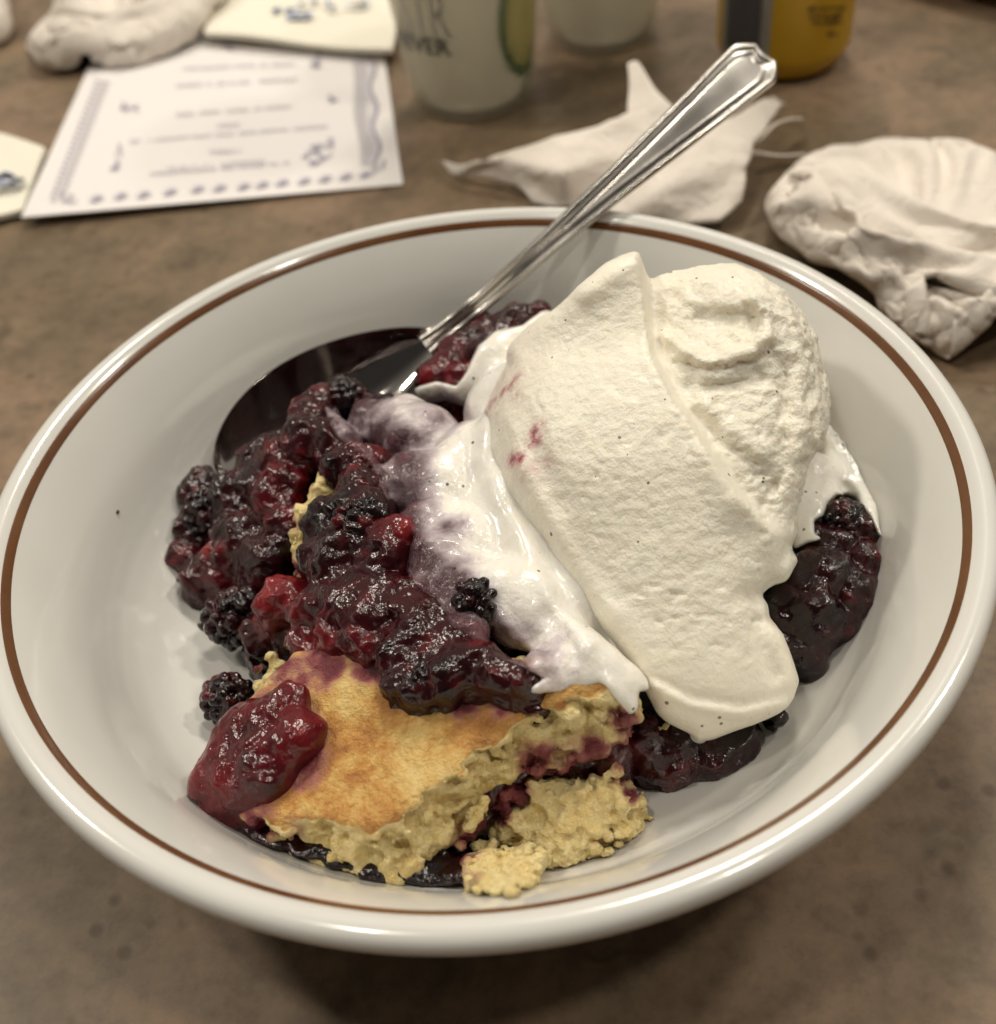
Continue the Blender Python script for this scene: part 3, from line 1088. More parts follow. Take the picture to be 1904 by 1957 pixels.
# how much juice has mixed into the melt: most along its outer edge, less in the middle
mst = .62 * np.exp(-(od / 48) ** 1.5) + .24 * np.exp(-(od / 115) ** 2) + stroke([(700, 830), (740, 840), (790, 830), (830, 800)], 42, .55) + stroke([(770, 870), (800, 930)], 40, .35)
mst += stroke([(850, 1010), (880, 1010)], 20, .45) + stroke([(800, 1060), (850, 1090), (900, 1140)], 46, .5) + stroke([(880, 1160), (920, 1180)], 34, .3)
mst += stroke([(850, 760), (880, 790)], 26, .28) + stroke([(940, 760), (975, 735)], 30, .14)
mst += stroke([(960, 1260), (1010, 1290)], 14, .3)
mst *= sstep(1180, 1090, _mx) * np.interp(_my, [1250, 1300], [1, .35])


def melt_attr(V):
    u, v_, _ = proj(V)
    s_ = samp(mst, u, v_) * (1 + .8 * fbm(V, 24, 3))
    return {'stain': np.clip(s_, 0, 1)}


thin = np.clip(1 - od / 150, 0, 1)
finish('melted_cream', g, M_MELT, ice, attrs=melt_attr, noise=[(1.0, lambda P: .0032 * fbm(P, 20, 2) + .0075 * samp(thin, *proj(P)[:2]) * fbm(P, 30, 3, .6))])
del g, gs

# -- melted cream pool on the bowl wall to the right
POOL = [(1584, 800), (1612, 836), (1640, 880), (1660, 922), (1676, 968), (1688, 1030), (1678, 1020), (1660, 985), (1635, 955), (1600, 946), (1582, 962),
        (1575, 985), (1556, 996), (1558, 1020), (1572, 1030), (1545, 1038), (1520, 1050), (1490, 1040), (1480, 950), (1520, 850), (1550, 800)]
pp = poly_map(POOL)
g = Grid((.4, -.35, -.4), (.95, .45, -.02), 0.0048)
P = g.pts()
u, v_, dep = proj(P)
sil = samp(pp, u, v_) * dep / FPX
w_ = bowl_sd(g.X, g.Y, g.Z)
top = 0.005 + 0.026 * sstep(0, .05, -sil)
gr2 = Grid((.4, -.35, -.4), (.95, .45, -.02), 0.0048)
for x, y, z, s_, red in RIGHT_CLUMPS + [(1540, 930, -.19, 60, 0), (1530, 990, -.18, 60, 0)]:
    sc = scale_at(x, y, z)
    ray = at(x, y, z) - CPOS
    ray /= np.linalg.norm(ray)
    gr2.blob(at(x, y, z) + ray * s_ * sc * .75, s_ * sc, 0.04)
dd = smin(w_ - top, gr2.d - .012, .05)
d = smax(dd, sil, 0.014)
d = np.maximum(d, .0025 - w_)
g.d = d.astype(np.float32)
finish('melted_cream', g, M_MELT, ice, attrs=lambda V: {'stain': np.clip(.12 * fbm(V, 20, 2), 0, 1)}, noise=[(.0035, lambda P: fbm(P, 28, 3))])
del g, gr2, P, u, v_, dep, sil, d, dd, w_
# two drips of melt below the tip
g = Grid((.1, -.72, -.42), (.5, -.35, -.2), .004)
for x, y, z, r in [(1335, 1402, -.28, 20), (1240, 1418, -.29, 13), (1246, 1404, -.285, 11), (1300, 1395, -.28, 20)]:
    g.blob(at(x, y, z), r * scale_at(x, y, z), .012)
clip_bowl(g)
finish('cream_drip', g, M_MELT, ice, attrs=lambda V: {'stain': np.zeros(len(V))})
del g


# -- cobbler cake: a slab with a baked top, torn sides
def cake_piece(name, top, thick, label, h=0.005, seed=0, lean=0.0, rough=1.0, extra=None, crust_all=False, no_crust=False, juice_pts=(), parent=None, rnd=.02, cav=0.018):
    T = np.array([atb(*p, .035) for p in top])
    A = np.c_[T[:, :2], np.ones(len(T))]
    cf = np.linalg.lstsq(A, T[:, 2], rcond=None)[0]
    nrm = math.sqrt(1 + cf[0] ** 2 + cf[1] ** 2)
    lo = T.min(0) - .06
    lo[2] = max(T[:, 2].min() - thick - .05, -.42)
    hi = T.max(0) + .06
    g = Grid(lo, hi, h)
    P = g.pts()
    zt = cf[0] * P[..., 0] + cf[1] * P[..., 1] + cf[2]
    dt = (P[..., 2] - zt) / nrm
    # distance to the footprint, leaning in towards the bottom
    n = len(T)
    dd = np.full(P.shape[:2], 1e9)
    ins = np.zeros(P.shape[:2], bool)
    X, Y = P[:, :, 0, 0], P[:, :, 0, 1]
    for i_ in range(n):
        a, b = T[i_, :2], T[(i_ + 1) % n, :2]
        dd = np.minimum(dd, seg_dist(X, Y, a, b))
        if a[1] != b[1]:
            ins ^= ((a[1] > Y) != (b[1] > Y)) & (X < (b[0] - a[0]) * (Y - a[1]) / (b[1] - a[1]) + a[0])
    ds = np.where(ins, -dd, dd)[:, :, None] - lean * dt
    sh = np.array([seed * 1.7, seed * 2.3, seed * .9])
    d0 = np.maximum(np.maximum(dt, ds), -(dt + thick))
    near = np.abs(d0) < .075
    Q = P[near] + sh
    soft = no_crust or crust_all
    n1_ = fbm(Q, 13, 3, .55) * .030 + np.maximum(0, ridged(Q, 17, 2) - .25) * cav * 2
    dtn, dsn = dt[near], ds[near] + n1_ * rough * sstep(.005, -.03, dt[near])
    dtop = dtn + (.022 if soft else .007) * fbm(Q, 15 if soft else 11, 3)
    d = d0.copy()
    d[near] = smax(smax(dtop, dsn, rnd), -(dtn + thick) + .03 * fbm(Q, 11, 3), .03)
    if extra is not None:
        d = extra(P, d)
    g.d = d.astype(np.float32)
    V, F = g.mesh()
    Nn = g.grad(V)
    r_ = np.random.default_rng(seed)
    dtv = (V[:, 2] - (cf[0] * V[:, 0] + cf[1] * V[:, 1] + cf[2])) / nrm
    torn = np.where((Nn[:, 2] < .45) & (Nn[:, 2] > -.7) & (Nn[:, 1] < .35) & (dtv < -.022) if not soft else (Nn[:, 2] > -.5))[0]
    if len(torn):
        for n_i, i_ in enumerate(r_.choice(torn, min(len(torn) // 16, 1000), replace=False)):
            if n_i % 5 < 4:
                b_ = r_.choice([.006, .009, .013, .020], p=[.4, .3, .2, .1]) * r_.uniform(.8, 1.2)
                g.carve(V[i_] + Nn[i_] * b_ * r_.uniform(-.3, .5), b_, .003)
            else:
                b_ = r_.uniform(.005, .013)
                g.blob(V[i_] + Nn[i_] * b_ * r_.uniform(-.8, .0), b_, .006)
    clip_bowl(g, .003)
    V, F = g.mesh()
    Nn = g.grad(V)
    dtv = (V[:, 2] - (cf[0] * V[:, 0] + cf[1] * V[:, 1] + cf[2])) / nrm
    cr_ = sstep(-.022, -.006, dtv) * sstep(.25, .6, Nn[:, 2])
    if no_crust:
        cr_ = cr_ * 0
    if crust_all:
        cr_ = sstep(.05, .4, -Nn[:, 2])
    am = .0050 * (1 - cr_) + .0018 * cr_
    V = V + Nn * (am * (fbm(V + sh, 60, 3, .6) + .8 * (1 - cr_) * ridged(V + sh, 48, 2)))[:, None] * rough
    u, v_, _ = proj(V)
    ju = np.zeros(len(V))
    for (x, y, r, a) in juice_pts:
        ju = np.maximum(ju, a * np.exp(-((u - x) ** 2 + (v_ - y) ** 2) / r ** 2))
    ju = np.clip(ju * (1 + .9 * fbm(V + sh, 22, 3)) + .25 * ju * fbm(V, 60, 2), 0, 1)
    ju = np.maximum(ju, .8 * sstep(-thick * .65, -thick * 1.0, dtv + .02 * fbm(V, 18, 2)))
    return mesh_obj(name, W3(V), F, M_CAKE, parent, True, {'crust': cr_, 'juice': ju})


main_top = [(380, 1500, -.21), (470, 1560, -.185), (540, 1566, -.17), (600, 1560, -.16), (660, 1574, -.155), (720, 1578, -.15), (770, 1548, -.14), (830, 1510, -.13),
            (880, 1484, -.12), (905, 1440, -.11), (960, 1410, -.10), (985, 1378, -.09), (1040, 1366, -.08), (1095, 1340, -.065), (1135, 1316, -.05), (1165, 1300, -.04),
            (1120, 1240, -.02), (1000, 1230, -.02), (850, 1220, -.045), (700, 1220, -.075), (560, 1240, -.11), (480, 1330, -.155), (420, 1420, -.19)]
cake_main = cake_piece('cobbler_cake', main_top, .15, '', h=.005, seed=1, lean=-.36,
           juice_pts=[(520, 1420, 95, 1.0), (430, 1490, 70, 1.0), (600, 1400, 40, .55), (720, 1250, 70, .9), (620, 1270, 60, .7), (800, 1330, 38, .8), (880, 1345, 40, .75),
                      (960, 1345, 36, .6), (560, 1290, 50, .7), (480, 1560, 60, .9), (560, 1580, 40, .5), (690, 1350, 30, .25), (1200, 1380, 60, .6), (1130, 1450, 60, .7), (1040, 1460, 60, .6)])
tag(cake_main, 'broken piece of golden cobbler cake with browned crust at the bowl front', 'cake')
frag_top = [(975, 1520, -.235), (1030, 1498, -.22), (1090, 1482, -.21), (1150, 1462, -.20), (1185, 1455, -.20), (1206, 1500, -.22), (1200, 1545, -.24),
            (1160, 1590, -.265), (1120, 1622, -.28), (1070, 1640, -.29), (1010, 1600, -.275), (960, 1570, -.26)]
tag(cake_piece('cobbler_cake', frag_top, .20, '', h=.0045, seed=4, lean=-.35, rough=.9, crust_all=True,
               juice_pts=[(1190, 1470, 34, .8), (1206, 1520, 26, .55), (1150, 1450, 40, .6), (985, 1510, 36, .75), (1120, 1425, 40, .8), (960, 1560, 30, .5)]),
    'crumbly yellow cake fragment broken off at the right front', 'cake')
crumb_top = [(895, 1590, -.29), (930, 1570, -.28), (955, 1580, -.28), (950, 1620, -.30), (970, 1640, -.305), (965, 1680, -.32), (920, 1690, -.325), (880, 1680, -.325), (860, 1650, -.31), (890, 1630, -.30)]
tag(cake_piece('cake_crumb', crumb_top, .08, '', no_crust=True, h=.0042, seed=6, lean=0, rough=1.0, juice_pts=[(860, 1640, 40, .6)], cav=.024),
    'loose pale crumb of cake lying at the front bottom of the bowl', 'crumb')
low_top = [(880, 1640, -.33), (980, 1590, -.31), (1060, 1620, -.31), (1040, 1670, -.325), (1000, 1695, -.335), (900, 1695, -.34)]
tag(cake_piece('cobbler_cake', low_top, .06, '', no_crust=True, h=.0045, seed=9, rough=.8, juice_pts=[(880, 1650, 50, .6)]),
    'low slab of cake crumb under the fragment at the front', 'cake')
strip_top = [(618, 884, -.055), (642, 900, -.05), (634, 935, -.06), (600, 985, -.075), (590, 1040, -.09), (584, 1080, -.10), (556, 1076, -.12), (548, 1020, -.115), (556, 975, -.105), (590, 925, -.08)]
tag(cake_piece('cake_strip', strip_top, .10, '', no_crust=True, h=.0042, seed=12, rough=.55, juice_pts=[(556, 1000, 26, .5), (575, 1085, 30, .6), (590, 935, 16, .4)], rnd=.03),
    'pale sliver of cake showing between the compote clumps', 'cake')
nub_top = [(470, 1268, -.22), (520, 1240, -.2), (545, 1255, -.19), (530, 1285, -.2), (490, 1300, -.22)]
tag(cake_piece('cake_crumb', nub_top, .07, '', no_crust=True, h=.004, seed=15, rough=.6, juice_pts=[(475, 1270, 34, .8)], rnd=.03),
    'small pink-stained cake nub behind the left end of the cake', 'crumb')
nub2 = [(1220, 1372, -.235), (1262, 1352, -.22), (1296, 1372, -.235), (1286, 1398, -.25), (1250, 1402, -.25)]
tag(cake_piece('cake_crumb', nub2, .06, '', no_crust=True, h=.004, seed=18, rough=.8, juice_pts=[(1225, 1370, 34, .7)], rnd=.03),
    'bit of purple-stained cake just below the scoop tip', 'crumb')
nub3 = [(610, 1232, -.085), (650, 1225, -.08), (662, 1250, -.09), (630, 1262, -.095)]
tag(cake_piece('cake_crumb', nub3, .05, '', no_crust=True, h=.004, seed=21, rough=.6, juice_pts=[(640, 1225, 26, .6)], rnd=.025),
    'tan crumb stuck in the compote above the browned crust', 'crumb')

# -- specks on the bare bowl
for x, y, r, lab in [(225, 978, 4.5, 'tiny dark crumb on the bare left wall of the bowl'), (1218, 1590, 4, 'tiny dark crumb on the bowl floor by the cake fragment')]:
    z = -.3
    for _ in range(40):
        p = at(x, y, z)
        z = .5 * z + .5 * float(bowl_z(math.hypot(p[0], p[1])))
    p = at(x, y, z + .002)
    vv = np.array([(math.sin(a) * math.cos(b), math.sin(a) * math.sin(b), .7 * math.cos(a)) for a in np.linspace(.05, 3.09, 7) for b in np.linspace(0, 6.283, 10, endpoint=False)])
    vv = vv * (r * PX * (1 + .3 * np.array([random.uniform(-1, 1) for _ in vv]))[:, None])
    fq = np.array([(i_ * 10 + j_, (i_ + 1) * 10 + j_, (i_ + 1) * 10 + (j_ + 1) % 10, i_ * 10 + (j_ + 1) % 10) for i_ in range(6) for j_ in range(10)])
    tag(mesh_obj('speck', W3(vv + p), fq, plain('burnt_crumb', (.05, .02, .015), .5), None), lab, 'crumb')

# ------------------------------------------------------------------ spoon
spoon = empty('spoon', tuple(W3(at(835, 640, -.17))), 'stainless steel spoon with flared handle leaning over the bowl rim', 'spoon')
tip, neck = at(424, 925, -.235), at(842, 640, -.15)
ax_ = neck - tip
Ls = np.linalg.norm(ax_)
ax_ /= Ls
lat = np.array([-.50, .76, .34])
lat -= ax_ * (lat @ ax_)
lat /= np.linalg.norm(lat)
nor = np.cross(ax_, lat)
if nor[2] < 0:
    nor = -nor
ns, nt = 60, 33
sv = np.linspace(0, 1, ns)
wid = .182 * np.sin(np.pi * np.clip(sv, 0, 1) ** .82) ** .62
wid[0] = .0
wid = np.maximum(wid, np.where(sv > .5, .030, .0))
tt = np.sin(np.linspace(-np.pi / 2, np.pi / 2, nt))
front, back = [], []
for s_, w_ in zip(sv, wid):
    for t in tt:
        dp = -.11 * (1 - t * t) * math.sin(math.pi * min(s_ * .94 + .03, 1)) ** .8
        p = tip + ax_ * (s_ * Ls) + lat * (w_ * t) + nor * (dp + .03 * (s_ - .5) ** 2)
        front.append(p)
        back.append(p - nor * .010)
fv = np.array(front + back)
nf = ns * nt
fc = []
for i_ in range(ns - 1):
    for j_ in range(nt - 1):
        a = i_ * nt + j_
        fc.append((a, a + nt, a + nt + 1, a + 1))
        fc.append((nf + a, nf + a + 1, nf + a + nt + 1, nf + a + nt))
    for j_, fl in ((0, 1), (nt - 1, 0)):
        a = i_ * nt + j_
        fc.append((a, nf + a, nf + a + nt, a + nt) if fl else (a, a + nt, nf + a + nt, nf + a))
mesh_obj('spoon_bowl', W3(fv), fc, M_STEEL2, spoon)
# handle: nested outlines along a curved spine
h0, h1 = at(915, 578, -.075), at(1466, 97, .25)
hp = [neck - ax_ * .05, neck + (h0 - neck) * .45] + [h0 + (h1 - h0) * f for f in (0, .25, .5, .75, 1)]
print('HANDLE', [np.round(x, 3) for x in hp])
spine = smooth_path(hp, 600)
for _ in range(300):
    spine[1:-1] = .5 * spine[1:-1] + .25 * (spine[2:] + spine[:-2])
seg = np.r_[0, np.cumsum(np.linalg.norm(np.diff(spine, axis=0), axis=1))]
Lh = seg[-1]
view = lambda p: (CPOS - p) / np.linalg.norm(CPOS - p)


def frame_at(s_):
    p = np.array([np.interp(s_, seg, spine[:, k]) for k in range(3)])
    e = .10
    t = np.array([np.interp(min(s_ + e, Lh), seg, spine[:, k]) - np.interp(max(s_ - e, 0), seg, spine[:, k]) for k in range(3)])
    t /= np.linalg.norm(t)
    n_ = np.array([.12, -.42, .9])
    n_ -= t * (n_ @ t)
    n_ /= np.linalg.norm(n_)
    return p, t, np.cross(n_, t), n_


def half_w(s_):
    f = s_ / Lh
    return np.interp(f, [0, .06, .16, .35, .55, .75, .9, 1.0], [.030, .026, .026, .031, .042, .058, .071, .078])


def outline(off):
    """handle outline in (along, across), pulled in by off"""
    pts = []
    e = Lh - off
    sh = e - .050
    for f in np.linspace(0.0, 1, 46):
        s_ = f * sh
        pts.append((s_, max(half_w(s_) - off, .002)))
    w_ = half_w(sh) - off
    pts += [(sh + .012, w_ * .96), (sh + .030, w_ * .76), (e - .002, w_ * .50), (e - .008, w_ * .22), (e - .010, .0)]
    return pts + [(a, -b) for a, b in pts[::-1][1:]]


rings = [(0.0, -.012), (0.0, -.004), (.003, .001), (.008, .003), (.013, .0015), (.017, -.004), (.022, -.002), (.0265, .0005), (.031, -.003), (.036, -.004)]
vs, fs = [], []
for off, hh in rings:
    for a, b in outline(off):
        p, t, l_, n_ = frame_at(np.clip(a, 0, Lh))
        vs.append(p + l_ * b + n_ * hh)
no = len(outline(0))
for k in range(len(rings) - 1):
    for i_ in range(no):
        j_ = (i_ + 1) % no
        fs.append((k * no + i_, k * no + j_, (k + 1) * no + j_, (k + 1) * no + i_))
half = no // 2
for base, rev in (((len(rings) - 1) * no, False), (0, True)):
    for i_ in range(half):
        a, b, c_, d_ = base + i_, base + i_ + 1, base + no - 2 - i_, base + no - 1 - i_
        f = (a, b, c_, d_) if b != c_ else (a, b, d_)
        fs.append(f[::-1] if rev else f)
fs = [f[::-1] for f in fs]
ho = mesh_obj('handle', W3(np.array(vs)), fs, M_STEEL, spoon, sharp=42)
# ------------------------------------------------------------------ things on the table behind the bowl
TZ = -RIMZ                     # table height in radii


def sheet(name, corners, mat, parent=None, n=(24, 24), lift=None, thick=.004, label=None, cat=None):
    """paper: bilinear sheet over four table points (near-left, near-right, far-right, far-left), with thickness"""
    c4 = [np.array(p, float) for p in corners]
    a, b = np.meshgrid(np.linspace(0, 1, n[0] + 1), np.linspace(0, 1, n[1] + 1), indexing='ij')
    a, b = a[..., None], b[..., None]
    P = c4[0] * (1 - a) * (1 - b) + c4[1] * a * (1 - b) + c4[2] * a * b + c4[3] * (1 - a) * b
    P[..., 2] += thick
    if lift:
        P[..., 2] += lift(a[..., 0], b[..., 0])
    top = P.reshape(-1, 3)
    bot = top - np.array([0, 0, thick])
    V = np.vstack([top, bot])
    m_, k_ = n[0] + 1, n[1] + 1
    F = []
    N0 = m_ * k_
    for i_ in range(n[0]):
        for j_ in range(n[1]):
            q_ = i_ * k_ + j_
            F.append((q_, q_ + k_, q_ + k_ + 1, q_ + 1))
            F.append((N0 + q_, N0 + q_ + 1, N0 + q_ + k_ + 1, N0 + q_ + k_))
    bd = [i_ * k_ for i_ in range(m_)] + [(m_ - 1) * k_ + j_ for j_ in range(1, k_)] + [i_ * k_ + k_ - 1 for i_ in range(m_ - 2, -1, -1)] + [j_ for j_ in range(k_ - 2, 0, -1)]
    for x, y in zip(bd, bd[1:] + bd[:1]):
        F.append((x, N0 + x, N0 + y, y))
    o = mesh_obj(name, W3(V), F, mat, parent, True, sharp=40)
    return o, c4


M_PAPER = plain('white_card', (.80, .765, .755), .75)
M_CREAM = plain('cream_printed_paper', (.84, .80, .68), .8)
M_INK = plain('violet_ink', (.37, .35, .43), .7)
M_INK2 = plain('pale_violet_ink', (.60, .57, .61), .7)
M_BLUE = plain('blue_ink', (.52, .56, .69), .7)


def quads_obj(name, quads, mat, parent, up=.0015):
    V = np.array([p for q_ in quads for p in q_]) + np.array([0, 0, up])
    F = np.arange(len(V)).reshape(-1, 4)
    return mesh_obj(name, W3(V), F, mat, parent, False)


# -- printed card
card = empty('printed_card', tuple(W3((-.8, 2.4, TZ))), 'white printed card with violet ornamental border on the table', 'card')
cl = lambda a, b: .035 * np.clip(1 - a * 1.6, 0, 1) ** 2 * np.clip(1 - b * 1.2, 0, 1) + .004
CC = [at(42, 419, TZ + .035), at(771, 356, TZ), at(728, 60, TZ), at(203, 60, TZ)]
sheet('sheet', CC, M_PAPER, card, lift=lambda a, b: .004 + 0 * a, thick=.005)
_h = np.array([p[:2] for p in CC])


def cz(p):
    """card surface height near a point"""
    A = np.array([[1, q[0], q[1]] for q in CC])
    k = np.linalg.lstsq(A, np.array([q[2] for q in CC]), rcond=None)[0]
    return k[0] + k[1] * p[0] + k[2] * p[1]


def on_card(x, y):
    z = TZ
    for _ in range(2):
        p = at(x, y, z)
        a, b = card_ab(p)
        q_ = CC[0] * (1 - a) * (1 - b) + CC[1] * a * (1 - b) + CC[2] * a * b + CC[3] * (1 - a) * b
        z = q_[2] + .012
    return at(x, y, z)


def card_ab(p):
    a, b = .5, .5
    for _ in range(4):
        f = CC[0] * (1 - a) * (1 - b) + CC[1] * a * (1 - b) + CC[2] * a * b + CC[3] * (1 - a) * b - p
        da = (CC[1] - CC[0]) * (1 - b) + (CC[2] - CC[3]) * b
        db = (CC[3] - CC[0]) * (1 - a) + (CC[2] - CC[1]) * a
        J = np.array([da[:2], db[:2]]).T
        s_ = np.linalg.solve(J, -f[:2])
        a, b = a + s_[0], b + s_[1]
    return a, b


def dab(x, y, w, h, rot=0.0):
    """a little mark w by h frame units"""
    cr_, sr_ = math.cos(rot), math.sin(rot)
    out = []
    for dx, dy in ((-w, h), (w, h), (w, -h), (-w, -h)):
        out.append(on_card(x + (dx * cr_ - dy * sr_) / 2, y + (dx * sr_ + dy * cr_) / 2))
    return out


k42 = .42
ink, pale = [], []
for x, y in [(440, 905), (550, 893), (655, 887), (775, 875), (900, 863), (1000, 857), (1110, 850), (1195, 842), (1285, 833), (1385, 825), (1480, 815), (1575, 805), (1665, 795)]:
    x, y = x * k42, y * k42
    ink += [dab(x, y, 9, 8, .1), dab(x + 6, y - 2, 6, 7, .7), dab(x - 3, y + 4, 10, 4, -.1)]
    pale += [dab(x - 9, y + 2, 12, 7, .2), dab(x + 9, y - 3, 9, 9, .2), dab(x, y - 6, 14, 4, 0)]
for f in np.linspace(0, 1, 30):                       # right border: ladder and scallop
    x, y = (1635 + 40 * f + 8 * math.sin(f * 9)) * k42, (265 + 480 * f) * k42
    pale += [dab(x - 3, y, 26, 3.5, -.05)]
    x2 = (1690 + 30 * f + 14 * math.sin(f * 17)) * k42
    ink += [dab(x2, y, 6, 6, f * 7)]
    pale += [dab(x2 - 6, y + 2, 12, 7, .2)]
for f in np.linspace(0, 1, 24):                       # left border: comb of dots and ticks
    x, y = (445 - 205 * f) * k42, (370 + 520 * f) * k42
    ink += [dab(x, y, 6, 5, .5)]
    pale += [dab(x + 11, y + 1, 16, 3, -.3), dab(x + 18, y + 4, 8, 4, -.3)]
for x, y, w, h in [(590, 490, 26, 14), (560, 480, 12, 20), (625, 490, 8, 20), (530, 720, 9, 44), (545, 680, 8, 26), (515, 770, 14, 10), (1460, 660, 58, 12), (1440, 700, 60, 16),
                   (1430, 735, 36, 12), (1500, 650, 16, 22), (1390, 710, 12, 18), (1460, 290, 34, 20), (1510, 450, 28, 12), (1030, 215, 30, 14), (1460, 255, 10, 26),
                   (270, 910, 40, 6), (310, 890, 24, 10), (330, 915, 18, 8), (1720, 765, 22, 18), (1740, 745, 10, 22)]:
    for _ in range(5):
        (ink if random.random() < .45 else pale).append(dab(x * k42 + random.uniform(-.4, .4) * w, y * k42 + random.uniform(-.4, .4) * h, w * .35, max(h * .32, 3), random.uniform(-.7, .7)))
text = []
for x0, y0, x1, y1, hh in [(830, 310, 1350, 290, 8), (780, 390, 1350, 360, 9), (800, 520, 1320, 482, 9), (985, 572, 1090, 562, 9), (590, 642, 1470, 574, 9), (950, 690, 1095, 684, 11),
                           (680, 790, 1310, 740, 9), (760, 765, 1200, 730, 7)]:
    x = x0
    while x < x1:
        w = random.uniform(5, 12)
        f = (x - x0) / (x1 - x0)
        if random.random() < .84:
            text.append(dab((x + w) * k42, (y0 + (y1 - y0) * f) * k42 + random.uniform(-.6, .6), w * .62, hh * random.uniform(.45, .8), random.uniform(-.15, .15)))
        x += 2 * w
tag(quads_obj('printed_ornament', pale, M_INK2, card, .001), kind='stuff')
tag(quads_obj('printed_border', ink, M_INK, card, .0025), kind='stuff')
tag(quads_obj('printed_text', text, M_INK2, card, .0018), kind='stuff')

# -- folded cream papers with blue print
cp = empty('printed_napkin', tuple(W3(at(580, 40, TZ))), 'cream paper napkin with blue print lying over the far end of the card', 'napkin')
C2 = [at(392, 70, TZ + .055), at(752, 104, TZ + .05), at(800, -160, TZ + .03), at(480, -190, TZ + .03)]
sheet('sheet', C2, M_CREAM, cp, lift=lambda a, b: .008 * np.sin(a * 7) * (1 - b), thick=.02)
bl = []
for x, y, w, h in [(570, 28, 40, 16), (555, 18, 20, 10), (528, 20, 22, 12), (590, 26, 26, 8), (627, 5, 12, 16), (640, 14, 16, 8), (680, 11, 40, 9), (700, 2, 18, 8), (600, 2, 16, 10), (575, 8, 18, 8)]:
    for _ in range(3):
        xx, yy = x + random.uniform(-.3, .3) * w, y + random.uniform(-.3, .3) * h
        bl.append([at(xx + dx * w * .3, yy + dy * h * .3, TZ + .085) for dx, dy in ((-1, 1), (1, .8), (.9, -1), (-1, -.9))])
quads_obj('printed_mark', bl, M_BLUE, cp)
cp = empty('printed_napkin', tuple(W3(at(20, 340, TZ))), 'corner of a cream napkin with blue print at the left edge', 'napkin')
C3 = [at(-170, 470, TZ + .02), at(46, 408, TZ + .02), at(92, 300, TZ + .02), at(-170, 200, TZ + .01)]
sheet('sheet', C3, M_CREAM, cp, thick=.02, lift=lambda a, b: .012 * np.sin(a * 5 + b * 3) + .01)
bl = []
for _ in range(22):
    a, r = random.uniform(0, 6.28), math.sqrt(random.random())
    x, y = 2 + 44 * r * math.cos(a), 347 + 17 * r * math.sin(a)
    bl.append([at(x + dx * 9, y + dy * 4, TZ + .068) for dx, dy in ((-1, 1), (1, .8), (.9, -1), (-1, -.9))])
quads_obj('printed_mark', bl, M_BLUE, cp)


